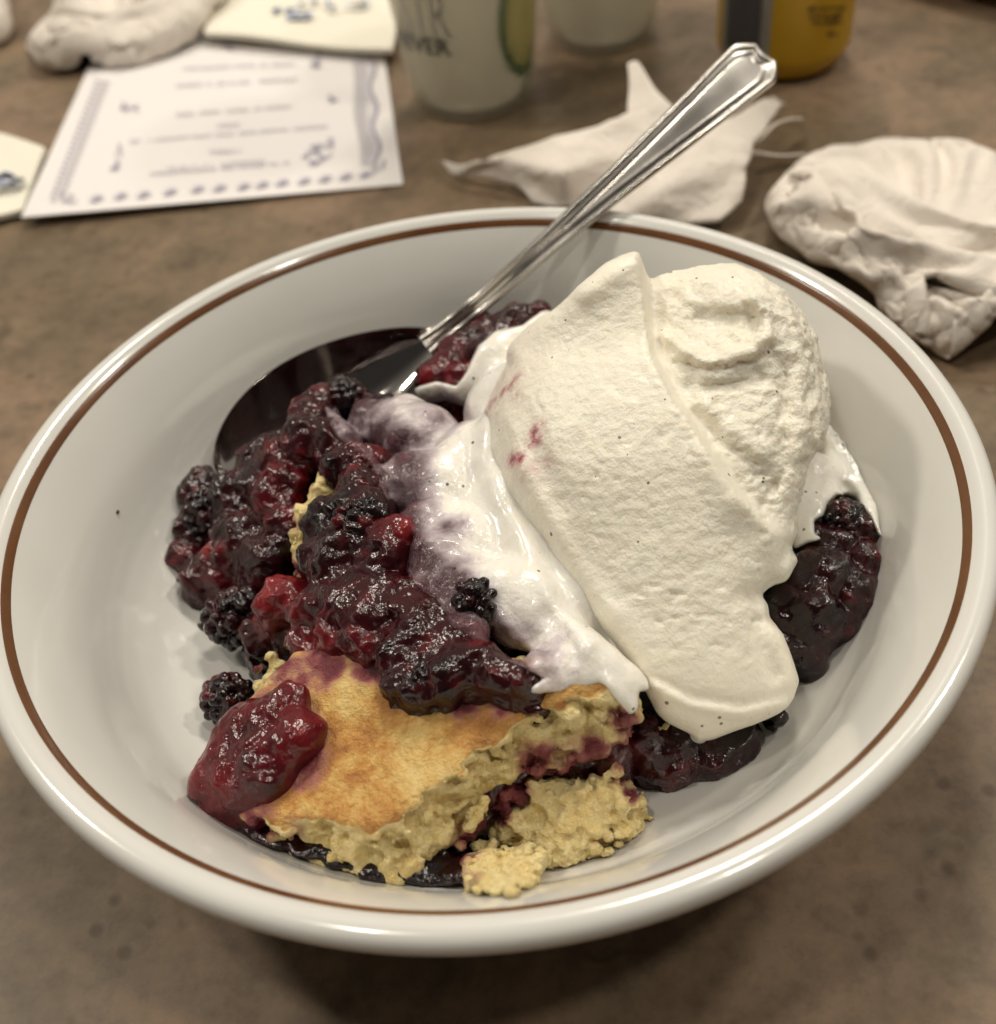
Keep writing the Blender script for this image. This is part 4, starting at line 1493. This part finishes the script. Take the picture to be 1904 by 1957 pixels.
# -- crumpled napkins: lumps of paper, folds raised along drawn lines
def crumple(name, poly, dome, hgt, strokes, label, h=.008, foldamp=.03, foldscale=5.0, seed=0, fine=.010, cells=84, side=2.3, pinches=()):
    pmap = poly_map(poly)
    T = np.array([at(x, y, TZ) for x, y in poly])
    c0 = np.array([*at(*dome[:2], TZ)[:2], TZ])
    ax = (dome[2], dome[3], hgt)
    lo = np.array([c0[0] - ax[0] - .12, c0[1] - ax[1] - .12, TZ - .02])
    hi = np.array([c0[0] + ax[0] + .12, c0[1] + ax[1] + .12, TZ + hgt + .12])
    g = Grid(lo, hi, h)
    P = g.pts()
    u, v_, dep = proj(P)
    d = ellip(P, c0, ax, dome[4])
    sh = np.array([seed * 1.3, seed * .7, seed * 2.1])
    near = np.abs(d) < .16
    d[near] -= foldamp * crease(P[near] + sh, seed, foldscale)
    rel_ = np.zeros_like(_mx)
    for pts, w, a in strokes:
        dd_, _ = line_map(pts)
        rel_ = rel_ - 1.25 * a * np.exp(-dd_ / (w * .9))
    d = d + samp(rel_, u, v_)
    d = smax(d, samp(pmap, u, v_) * dep / FPX, .03)
    g.d = np.maximum(d, TZ + .012 - P[..., 2]).astype(np.float32)
    # a square sheet squeezed into that space until it buckles
    r_ = np.random.default_rng(seed)
    n = cells
    L = side
    ax_g = np.linspace(-.5, .5, n)
    gx_, gy_ = np.meshgrid(ax_g, ax_g, indexing='ij')
    rot = r_.uniform(0, 6.28)
    X = np.stack([c0[0] + L * (gx_ * math.cos(rot) - gy_ * math.sin(rot)), c0[1] + L * (gx_ * math.sin(rot) + gy_ * math.cos(rot)), np.full((n, n), TZ + hgt * .55)], -1)
    X[..., 2] += .16 * fbm(X + sh, 2.6, 3) + .05 * crease(X + sh, seed + 1, 2.0)
    X[..., :2] += .05 * np.stack([fbm(X + sh + 3, 3.0, 2), fbm(X + sh + 6, 3.0, 2)], -1)
    pin = []
    for (pi, pj, px_, py_, pz_) in pinches:
        pin.append((slice(int(pi * n) - 2, int(pi * n) + 3), slice(int(pj * n) - 2, int(pj * n) + 3), at(px_, py_, TZ + pz_)))
    rest = L / (n - 1)
    pairs = [((slice(1, None), slice(None)), (slice(None, -1), slice(None)), rest, 1.0), ((slice(None), slice(1, None)), (slice(None), slice(None, -1)), rest, 1.0),
             ((slice(1, None), slice(1, None)), (slice(None, -1), slice(None, -1)), rest * 2 ** .5, .8), ((slice(1, None), slice(None, -1)), (slice(None, -1), slice(1, None)), rest * 2 ** .5, .8),
             ((slice(2, None), slice(None)), (slice(None, -2), slice(None)), 2 * rest, .14), ((slice(None), slice(2, None)), (slice(None), slice(None, -2)), 2 * rest, .14),
             ((slice(4, None), slice(None)), (slice(None, -4), slice(None)), 4 * rest, .05), ((slice(None), slice(4, None)), (slice(None), slice(None, -4)), 4 * rest, .05)]
    steps = 75
    cen = np.array([c0[0], c0[1], TZ + hgt * .35])
    for st_ in range(steps):
        f = min(1.0, st_ / (steps * .72))
        for it in range(5):
            for A_, B_, l0, k_ in pairs:
                D = X[A_] - X[B_]
                ln_ = np.linalg.norm(D, axis=-1, keepdims=True) + 1e-9
                C_ = D * ((ln_ - l0) / ln_ * .5 * k_ * .5)
                if k_ < .5:
                    C_ = np.where(ln_ < l0, C_, 0)
                X[A_] -= C_
                X[B_] += C_
        # draw the sheet in: everything further out than the shrinking bound moves to it
        fl = X.reshape(-1, 3)
        sd = g.sample(g.d, fl)
        box = np.clip(fl, g.lo, g.lo + g.h * (g.n - 1))
        far = np.linalg.norm(fl - box, axis=1)
        sd = np.maximum(sd, 0) + far
        lim = (1 - f) * L * .5
        over = np.maximum(0, sd - lim)
        dirn = cen - fl
        dirn /= np.linalg.norm(dirn, axis=1)[:, None] + 1e-9
        gr_ = -g.grad(box)
        dirn = np.where((far > 0)[:, None], dirn, .6 * gr_ + .4 * dirn)
        fl += dirn * np.minimum(over, .05)[:, None]
        fl[:, 2] = np.maximum(fl[:, 2], TZ + .012)
        X = fl.reshape(n, n, 3)
        for a_, b_, p_ in pin:
            X[a_, b_] += (p_ - X[a_, b_]) * (.06 + .5 * f ** 2)
        if st_ < steps * .6:
            X += r_.normal(size=X.shape) * .004
    i_, j_ = np.meshgrid(np.arange(n - 1), np.arange(n - 1), indexing='ij')
    F = np.stack([i_ * n + j_, (i_ + 1) * n + j_, (i_ + 1) * n + j_ + 1, i_ * n + j_ + 1], -1).reshape(-1, 4)
    o = mesh_obj(name, W3(X.reshape(-1, 3)), F, M_NAP, None, True)
    o.modifiers.new('smooth', 'SUBSURF').render_levels = 1
    so_ = o.modifiers.new('thickness', 'SOLIDIFY')
    so_.thickness = .0004
    return tag(o, label, 'napkin')


c26 = lambda L: [(1409 + .26 * x, 228.5 + .26 * y) for x, y in L]
NAP_R = c26([(200, 620), (240, 520), (350, 400), (500, 270), (700, 190), (850, 190), (1050, 140), (1300, 150), (1550, 145), (1750, 170), (1900, 240), (2200, 420), (2400, 800),
             (2300, 1200), (1960, 1420), (1700, 1650), (1560, 1770), (1500, 1750), (1400, 1660), (1250, 1600), (1000, 1370), (1080, 1250), (960, 1230), (830, 1130), (700, 1080), (520, 1050), (480, 980), (300, 870), (240, 780)])
crumple('crumpled_napkin', NAP_R, (1765, 455, .54, .72, .1), .40,
        [(c26([(560, 470), (700, 400), (800, 340)]), 12, .02), (c26([(220, 650), (380, 590), (540, 560)]), 12, .025), (c26([(860, 760), (1000, 700), (1200, 680)]), 12, .03),
         (c26([(840, 280), (1100, 330), (1400, 220), (1560, 160)]), 16, .02), (c26([(700, 880), (900, 880), (1150, 860), (1380, 890)]), 12, .03),
         (c26([(740, 1080), (900, 1100), (1080, 1230)]), 14, .03), (c26([(700, 1000), (1000, 980), (1350, 960)]), 12, -.02),
         (c26([(1380, 900), (1600, 760), (1800, 600)]), 14, -.03), (c26([(1500, 1000), (1700, 960), (1900, 1000)]), 12, -.02), (c26([(1640, 1060), (1700, 1120)]), 18, .03),
         (c26([(1380, 1040), (1420, 1060)]), 16, -.06), (c26([(1400, 1120), (1250, 1350), (1200, 1560)]), 9, -.025), (c26([(1470, 1250), (1440, 1450), (1470, 1650)]), 14, -.045),
         (c26([(1450, 1150), (1580, 1170)]), 14, .03), (c26([(1560, 1250), (1540, 1500), (1560, 1700)]), 12, .02), (c26([(1350, 1200), (1330, 1400), (1340, 1560)]), 10, .02),
         (c26([(1800, 1250), (1700, 1430), (1600, 1600)]), 12, -.02), (c26([(1900, 1150), (1750, 1330)]), 12, .02), (c26([(1050, 1320), (1250, 1120), (1380, 1060)]), 12, -.045),
         (c26([(900, 450), (1200, 480), (1600, 330)]), 24, -.012)],
        'crumpled white paper napkin beside the right rim of the bowl', h=.016, foldamp=.02, foldscale=2.8, seed=3, cells=96, side=2.55,
        pinches=[(.5, .45, 1768, 505, .20), (.22, .3, 1600, 470, .10), (.75, .25, 1640, 330, .12), (.8, .75, 1880, 420, .12), (.3, .75, 1840, 560, .08), (.1, .5, 1795, 655, .03)])
NAP_L = [(120, -60), (100, 20), (62, 60), (46, 82), (60, 108), (82, 132), (98, 148), (122, 150), (150, 136), (200, 130), (245, 134), (285, 153), (308, 146), (335, 128), (360, 95), (395, 48), (425, 5), (470, -60)]
crumple('crumpled_napkin', NAP_L, (240, 40, .62, .62, 0), .34, [([(230, 120), (270, 80), (310, 60), (370, 30)], 16, .03), ([(200, 40), (260, 20), (330, -10)], 20, -.03), ([(90, 80), (120, 30), (160, 0)], 18, .02),
        ([(110, 120), (190, 110), (260, 60)], 14, -.02)], 'crumpled napkin resting on the far left corner of the card', h=.02, seed=9, foldamp=.03, foldscale=2.0, cells=64, side=2.6, pinches=[(.5, .5, 230, 90, .12), (.3, .7, 330, 40, .15)])
NAP_E = [(-120, -60), (-5, -40), (18, 10), (26, 40), (20, 80), (8, 110), (-40, 130), (-120, 100)]
crumple('crumpled_napkin', NAP_E, (-50, 40, .42, .5, 0), .3, [], 'sliver of a crumpled napkin at the top left edge', h=.02, seed=14, foldamp=.03, foldscale=2.0, cells=44, side=1.6)

# -- torn napkin standing in folds behind the bowl
nv = [(836, 305, .02), (871, 333, .015), (922, 314, .09), (985, 313, .10), (993, 361, .02), (1035, 354, .05), (1069, 337, .12), (1113, 248, .15), (1190, 300, .09), (1203, 222, .16),
      (1195, 124, .25), (1216, 114, .26), (1287, 203, .20), (1262, 228, .17), (1250, 385, .11), (1300, 440, .02), (1370, 436, .02), (1417, 392, .05), (1432, 320, .13), (1421, 289, .16),
      (1304, 316, .17), (1283, 306, .14), (1360, 240, .19), (1470, 184, .13), (1500, 202, .09), (1440, 280, .13), (1080, 400, .0), (1160, 430, .0), (1020, 390, .0)]
nf = [(0, 1, 2), (1, 3, 2), (1, 4, 3), (2, 3, 7), (3, 6, 7), (3, 5, 6), (3, 4, 5), (7, 6, 8), (7, 8, 9), (6, 26, 8), (5, 26, 6), (5, 28, 26), (4, 28, 5), (8, 26, 27), (8, 27, 14), (9, 8, 13), (8, 14, 13), (9, 13, 12),
      (9, 12, 11), (9, 11, 10), (13, 14, 21), (14, 20, 21), (13, 21, 22), (21, 20, 22), (13, 22, 12), (22, 20, 19), (22, 19, 25), (22, 25, 23), (23, 25, 24), (20, 14, 18), (20, 18, 19), (14, 15, 18), (14, 27, 15),
      (15, 16, 18), (16, 17, 18), (19, 18, 25)]
bm = bmesh.new()
bv = [bm.verts.new(at(x, y, TZ + z + .01)) for x, y, z in nv]
for f in nf:
    bm.faces.new([bv[i_] for i_ in f])
bmesh.ops.recalc_face_normals(bm, faces=bm.faces)
bmesh.ops.subdivide_edges(bm, edges=bm.edges[:], cuts=3, use_grid_fill=True)
bmesh.ops.smooth_vert(bm, verts=bm.verts[:], factor=.5, use_axis_x=True, use_axis_y=True, use_axis_z=True)
bmesh.ops.triangulate(bm, faces=bm.faces[:])
bmesh.ops.subdivide_edges(bm, edges=bm.edges[:], cuts=1, use_grid_fill=True)
bm.verts.ensure_lookup_table()
VP = np.array([v.co[:] for v in bm.verts])
VP = VP + .012 * np.stack([fbm(VP, 9, 2), fbm(VP + 3, 9, 2), ridged(VP + 7, 7, 2)], -1)
VP[:, 2] = np.maximum(VP[:, 2], TZ + .008)
FP = [[v.index for v in f.verts] for f in bm.faces]
bm.verts.index_update()
FP = [[v.index for v in f.verts] for f in bm.faces]
bm.free()
tn = empty('torn_napkin', tuple(W3((.45, 1.75, TZ))), 'torn folded paper napkin behind the bowl under the spoon handle', 'napkin')
no_ = mesh_obj('paper', W3(VP), FP, M_NAP, tn, True)
so = no_.modifiers.new('thickness', 'SOLIDIFY')
so.thickness = .0006


def strand(pts, w0, w1):
    p = smooth_path([at(x, y, TZ + z) for x, y, z in pts], 24)
    V, F = [], []
    for i_, c_ in enumerate(p):
        w = w0 + (w1 - w0) * i_ / 23
        for a in np.linspace(0, 2 * np.pi, 8, endpoint=False):
            V.append(c_ + np.array([.5 * w * math.cos(a), w * math.sin(a), .35 * w * math.cos(a + .6)]))
    for i_ in range(23):
        for j_ in range(8):
            F.append((i_ * 8 + j_, i_ * 8 + (j_ + 1) % 8, i_ * 8 + 8 + (j_ + 1) % 8, i_ * 8 + 8 + j_))
    F += [tuple(range(7, -1, -1)), tuple(range(23 * 8, 24 * 8))]
    mesh_obj('torn_strand', W3(np.array(V)), F, M_NAP, tn)


strand([(1420, 285, .12), (1455, 262, .12), (1480, 238, .13), (1508, 228, .12), (1534, 226, .10)], .016, .008)
strand([(1415, 290, .08), (1450, 292, .07), (1490, 297, .05), (1538, 294, .03)], .016, .007)
strand([(1475, 186, .10), (1490, 196, .10), (1504, 200, .08)], .012, .006)


# -- cups and can
def base_center(xb, yb, r):
    p = at(xb, yb, TZ)
    d = p[:2] - CPOS[:2]
    d /= np.linalg.norm(d)
    return np.array([p[0] + d[0] * r, p[1] + d[1] * r, TZ])


m = NT('frosted_plastic')
m.set(Base_Color=(.74, .71, .64, 1), Roughness=.45)
tr = m.n('ShaderNodeBsdfTransparent')
tr.inputs[0].default_value = (.86, .85, .80, 1)
mx = m.n('ShaderNodeMixShader')
mx.inputs[0].default_value = .26
tl = m.n('ShaderNodeBsdfTranslucent')
tl.inputs[0].default_value = (.9, .88, .82, 1)
mt = m.n('ShaderNodeMixShader')
mt.inputs[0].default_value = .7
m.l(m.b.outputs[0], mt.inputs[1])
m.l(tl.outputs[0], mt.inputs[2])
m.l(tr.outputs[0], mx.inputs[1])
m.l(mt.outputs[0], mx.inputs[2])
m.l(mx.outputs[0], m.t.nodes['Material Output'].inputs[0])
M_CUP = m.m


def cloudy(name, col):
    m = NT(name)
    m.set(Base_Color=(*col, 1), Roughness=.35)
    t_ = m.n('ShaderNodeBsdfTranslucent')
    t_.inputs[0].default_value = (*[min(1, c_ * 1.25) for c_ in col], 1)
    x_ = m.n('ShaderNodeMixShader')
    x_.inputs[0].default_value = .65
    m.l(m.b.outputs[0], x_.inputs[1])
    m.l(t_.outputs[0], x_.inputs[2])
    m.l(x_.outputs[0], m.t.nodes['Material Output'].inputs[0])
    return m.m


M_DRINK = cloudy('cloudy_lemonade', (.95, .92, .84))
M_DRINK2 = cloudy('pale_milky_drink', (.92, .89, .82))
M_BLACK = plain('black_print', (.03, .03, .032), .5)
M_GREYP = plain('grey_print', (.28, .265, .25), .5)


def cup(c0, r0, r1, hgt, fill, drink_mat, label):
    root = empty('plastic_cup', tuple(W3(c0)), label, 'cup')
    rad = lambda z: r0 + (r1 - r0) * z / hgt
    fil = .05
    pr = [(0, .012), (r0 - fil, .008)] + [(r0 - fil + fil * math.sin(a), .008 + fil - fil * math.cos(a)) for a in np.linspace(.2, 1.5, 8)]
    pr += [(rad(z), z) for z in np.linspace(.08, hgt, 24)] + [(r1 + .014, hgt + .005), (r1 + .016, hgt + .015), (r1, hgt + .02), (r1 - .012, hgt + .01)]
    pr += [(rad(z) - .012, z) for z in np.linspace(hgt - .01, .08, 24)] + [(r0 - fil, .03), (0, .03)]
    v, q = lathe(pr, 72, c0)
    mesh_obj('cup_wall', W3(v), q, M_CUP, root)
    pd = [(0, .034), (r0 - fil - .005, .034), (r0 - .045, .06)] + [(rad(z) - .034, z) for z in np.linspace(.1, fill, 16)] + [(0, fill)]
    v, q = lathe(pd, 72, c0)
    mesh_obj('drink', W3(v), q, drink_mat, root)
    return root, rad


R1 = .243
C1 = base_center(913, 240, R1)
cup1, rad1 = cup(C1, R1, .345, 1.15, .95, M_DRINK, 'frosted plastic cup of cloudy drink with black lettering and lime')
R2 = .226
C2c = base_center(1152, 112, R2)
cup2, rad2 = cup(C2c, R2, .32, 1.15, .9, M_DRINK2, 'frosted plastic cup of pale drink behind the lettered cup')


def surf_point(c0, rad, ang, z, out=.0):
    r = rad(z) + out
    return np.array([c0[0] + r * math.sin(ang), c0[1] - r * math.cos(ang), c0[2] + z])


def locate(c0, rad, x, y):
    """angle and height on the near face of a round thing seen at x, y"""
    A, Z = np.meshgrid(np.linspace(-1.5, 1.5, 121), np.linspace(.02, .9, 111), indexing='ij')
    r = rad(Z)
    P = np.stack([c0[0] + r * np.sin(A), c0[1] - r * np.cos(A), c0[2] + Z], -1)
    u, v_, _ = proj(P)
    i_ = np.argmin((u - x) ** 2 + (v_ - y) ** 2)
    return A.ravel()[i_], Z.ravel()[i_]


def wrap_text(body, c0, rad, x, y, height, mat, parent, name, stretch=1.0, bold=0.0, align='RIGHT'):
    cu = bpy.data.curves.new(name, 'FONT')
    cu.body = body
    cu.align_x = align
    cu.offset = bold
    cu.resolution_u = 3
    ob = bpy.data.objects.new(name, cu)
    CO.objects.link(ob)
    dg = bpy.context.evaluated_depsgraph_get()
    me = ob.evaluated_get(dg).to_mesh()
    bm = bmesh.new()
    bm.from_mesh(me)
    bmesh.ops.triangulate(bm, faces=bm.faces[:])
    bmesh.ops.subdivide_edges(bm, edges=bm.edges[:], cuts=2)
    a0, z0 = locate(c0, rad, x, y)
    V = []
    bm.verts.index_update()
    for v in bm.verts:
        z = z0 + v.co.y / .7 * height
        a = a0 + v.co.x / .7 * height * stretch / rad(z)
        V.append(surf_point(c0, rad, a, z, .003))
    F = [[v.index for v in f.verts] for f in bm.faces]
    bm.free()
    ob.evaluated_get(dg).to_mesh_clear()
    bpy.data.objects.remove(ob)
    return mesh_obj(name, W3(np.array(V)), F, mat, parent, False)


wrap_text('NEVER', C1, rad1, 864, 104, .062, M_BLACK, cup1, 'lettering', 1.05, .03)
wrap_text('INSTR', C1, rad1, 864, 72, .175, M_GREYP, cup1, 'outline_lettering', .52, -.012)
# lime wheel leaning against the inside of the cup wall
a0 = locate(C1, rad1, 948, 30)[0] + .225 * .66 / R1
z0 = locate(C1, rad1, 1000, 150)[1] + .22
M_RIND = cloudy('lime_rind', (.10, .36, .05))
M_LIME = cloudy('lime_flesh', (.88, .80, .50))
lc = surf_point(C1, rad1, a0, z0, -.02)
lime = empty('lime_wheel', tuple(W3(lc)), 'green lime wheel pressed against the inside of the lettered cup', 'lime')


def lime_ring(r0, r1, mat, name):
    V, F = [], []
    n = 48
    for r, o in ((r0, -.015), (r1, -.015), (r1, -.029), (r0, -.029)):
        for t in np.linspace(0, 2 * np.pi, n, endpoint=False):
            z = z0 + r * math.sin(t)
            V.append(surf_point(C1, rad1, a0 + r * .66 * math.cos(t) / float(rad1(z0)), z, o))
    for k in range(4):
        for i_ in range(n):
            F.append((k * n + i_, k * n + (i_ + 1) % n, ((k + 1) % 4) * n + (i_ + 1) % n, ((k + 1) % 4) * n + i_))
    mesh_obj(name, W3(np.array(V)), F, mat, lime)


lime_ring(.002, .185, M_LIME, 'flesh')
lime_ring(.186, .225, M_RIND, 'rind')

# -- yellow can
RC = .258
C3c = base_center(1490, 156, RC * .8)
can = empty('drink_can', tuple(W3(C3c)), 'yellow drink can with grey panel standing behind the spoon handle', 'can')
crad = lambda z: np.where(np.asarray(z) < .10, RC * (.80 + .20 * np.sin(np.clip(np.asarray(z) / .10, 0, 1) * np.pi / 2)), RC)
M_YEL = plain('yellow_can_paint', (.52, .31, .010), .38, Metallic=.15)
M_ALU = plain('bare_aluminium', (.24, .22, .20), .35, Metallic=.8)
pr = [(RC * .74, .0), (RC * .78, .004), (RC * .80, .012)] + [(float(crad(z)), z) for z in np.linspace(.016, .1, 10)] + [(RC, z) for z in np.linspace(.15, 1.6, 12)] + [(RC * .86, 1.75), (0, 1.75)]
v, q = lathe(pr[2:], 72, C3c)
mesh_obj('can_body', W3(v), q, M_YEL, can)
v, q = lathe([(0, .03), (RC * .66, .02), (RC * .72, .0), (RC * .78, .0), (RC * .802, .014), (RC * .81, .02)], 72, C3c)
mesh_obj('bottom_rim', W3(v), q, M_ALU, can)


def can_patch(name, x0, y0, x1, y1, mat, out=.003, n=14, zt=None):
    a0, zb = locate(C3c, crad, x0, y1)
    a1, _ = locate(C3c, crad, x1, y1)
    _, zt_ = locate(C3c, crad, (x0 + x1) / 2, y0)
    zt_ = zt or zt_
    V, F = [], []
    for i_ in range(n + 1):
        for z in (zb, zt_):
            V.append(surf_point(C3c, lambda q_: float(crad(q_)), a0 + (a1 - a0) * i_ / n, z, out))
    for i_ in range(n):
        F.append((2 * i_, 2 * i_ + 2, 2 * i_ + 3, 2 * i_ + 1))
    mesh_obj(name, W3(np.array(V)), F, mat, can, True)


can_patch('panel_border', 1380, 5, 1470, 96, plain('silver_print', (.26, .245, .22), .5), .003, zt=1.2)
can_patch('grey_panel', 1389, 5, 1452, 88, plain('slate_print', (.062, .060, .066), .5), .005, zt=1.2)
M_CTEXT = plain('brown_print', (.095, .055, .012), .5)
for y, x0, x1 in [(14, 1545, 1612), (28, 1548, 1608), (40, 1552, 1610), (62, 1580, 1604)]:
    x = x0
    while x < x1 - 4:
        w = random.uniform(5, 12)
        can_patch('small_print', x, y, min(x + w, x1), y + 7, M_CTEXT, .003, 2)
        x += w + random.uniform(2, 4)

# -- plate edge at the far right
plate = empty('plate', tuple(W3(at(2060, -150, TZ))), 'dull brown plate rim at the top right corner', 'plate')
pc = at(2070, -140, TZ)
pr_ = np.linalg.norm((at(1850, 30, TZ + .10) - at(2070, -140, TZ + .10))[:2])
prof_ = [(0, .03), (pr_ * .55, .03), (pr_ * .7, .05), (pr_ * .96, .14), (pr_, .15), (pr_ * 1.005, .143), (pr_ * .99, .13), (pr_ * .7, .025), (pr_ * .6, .0), (0, .0)]
v, q = lathe(smooth_path(prof_, 50), 96, pc)
mesh_obj('plate_body', W3(v), q, plain('brown_stoneware', (.16, .105, .06), .4), plate)
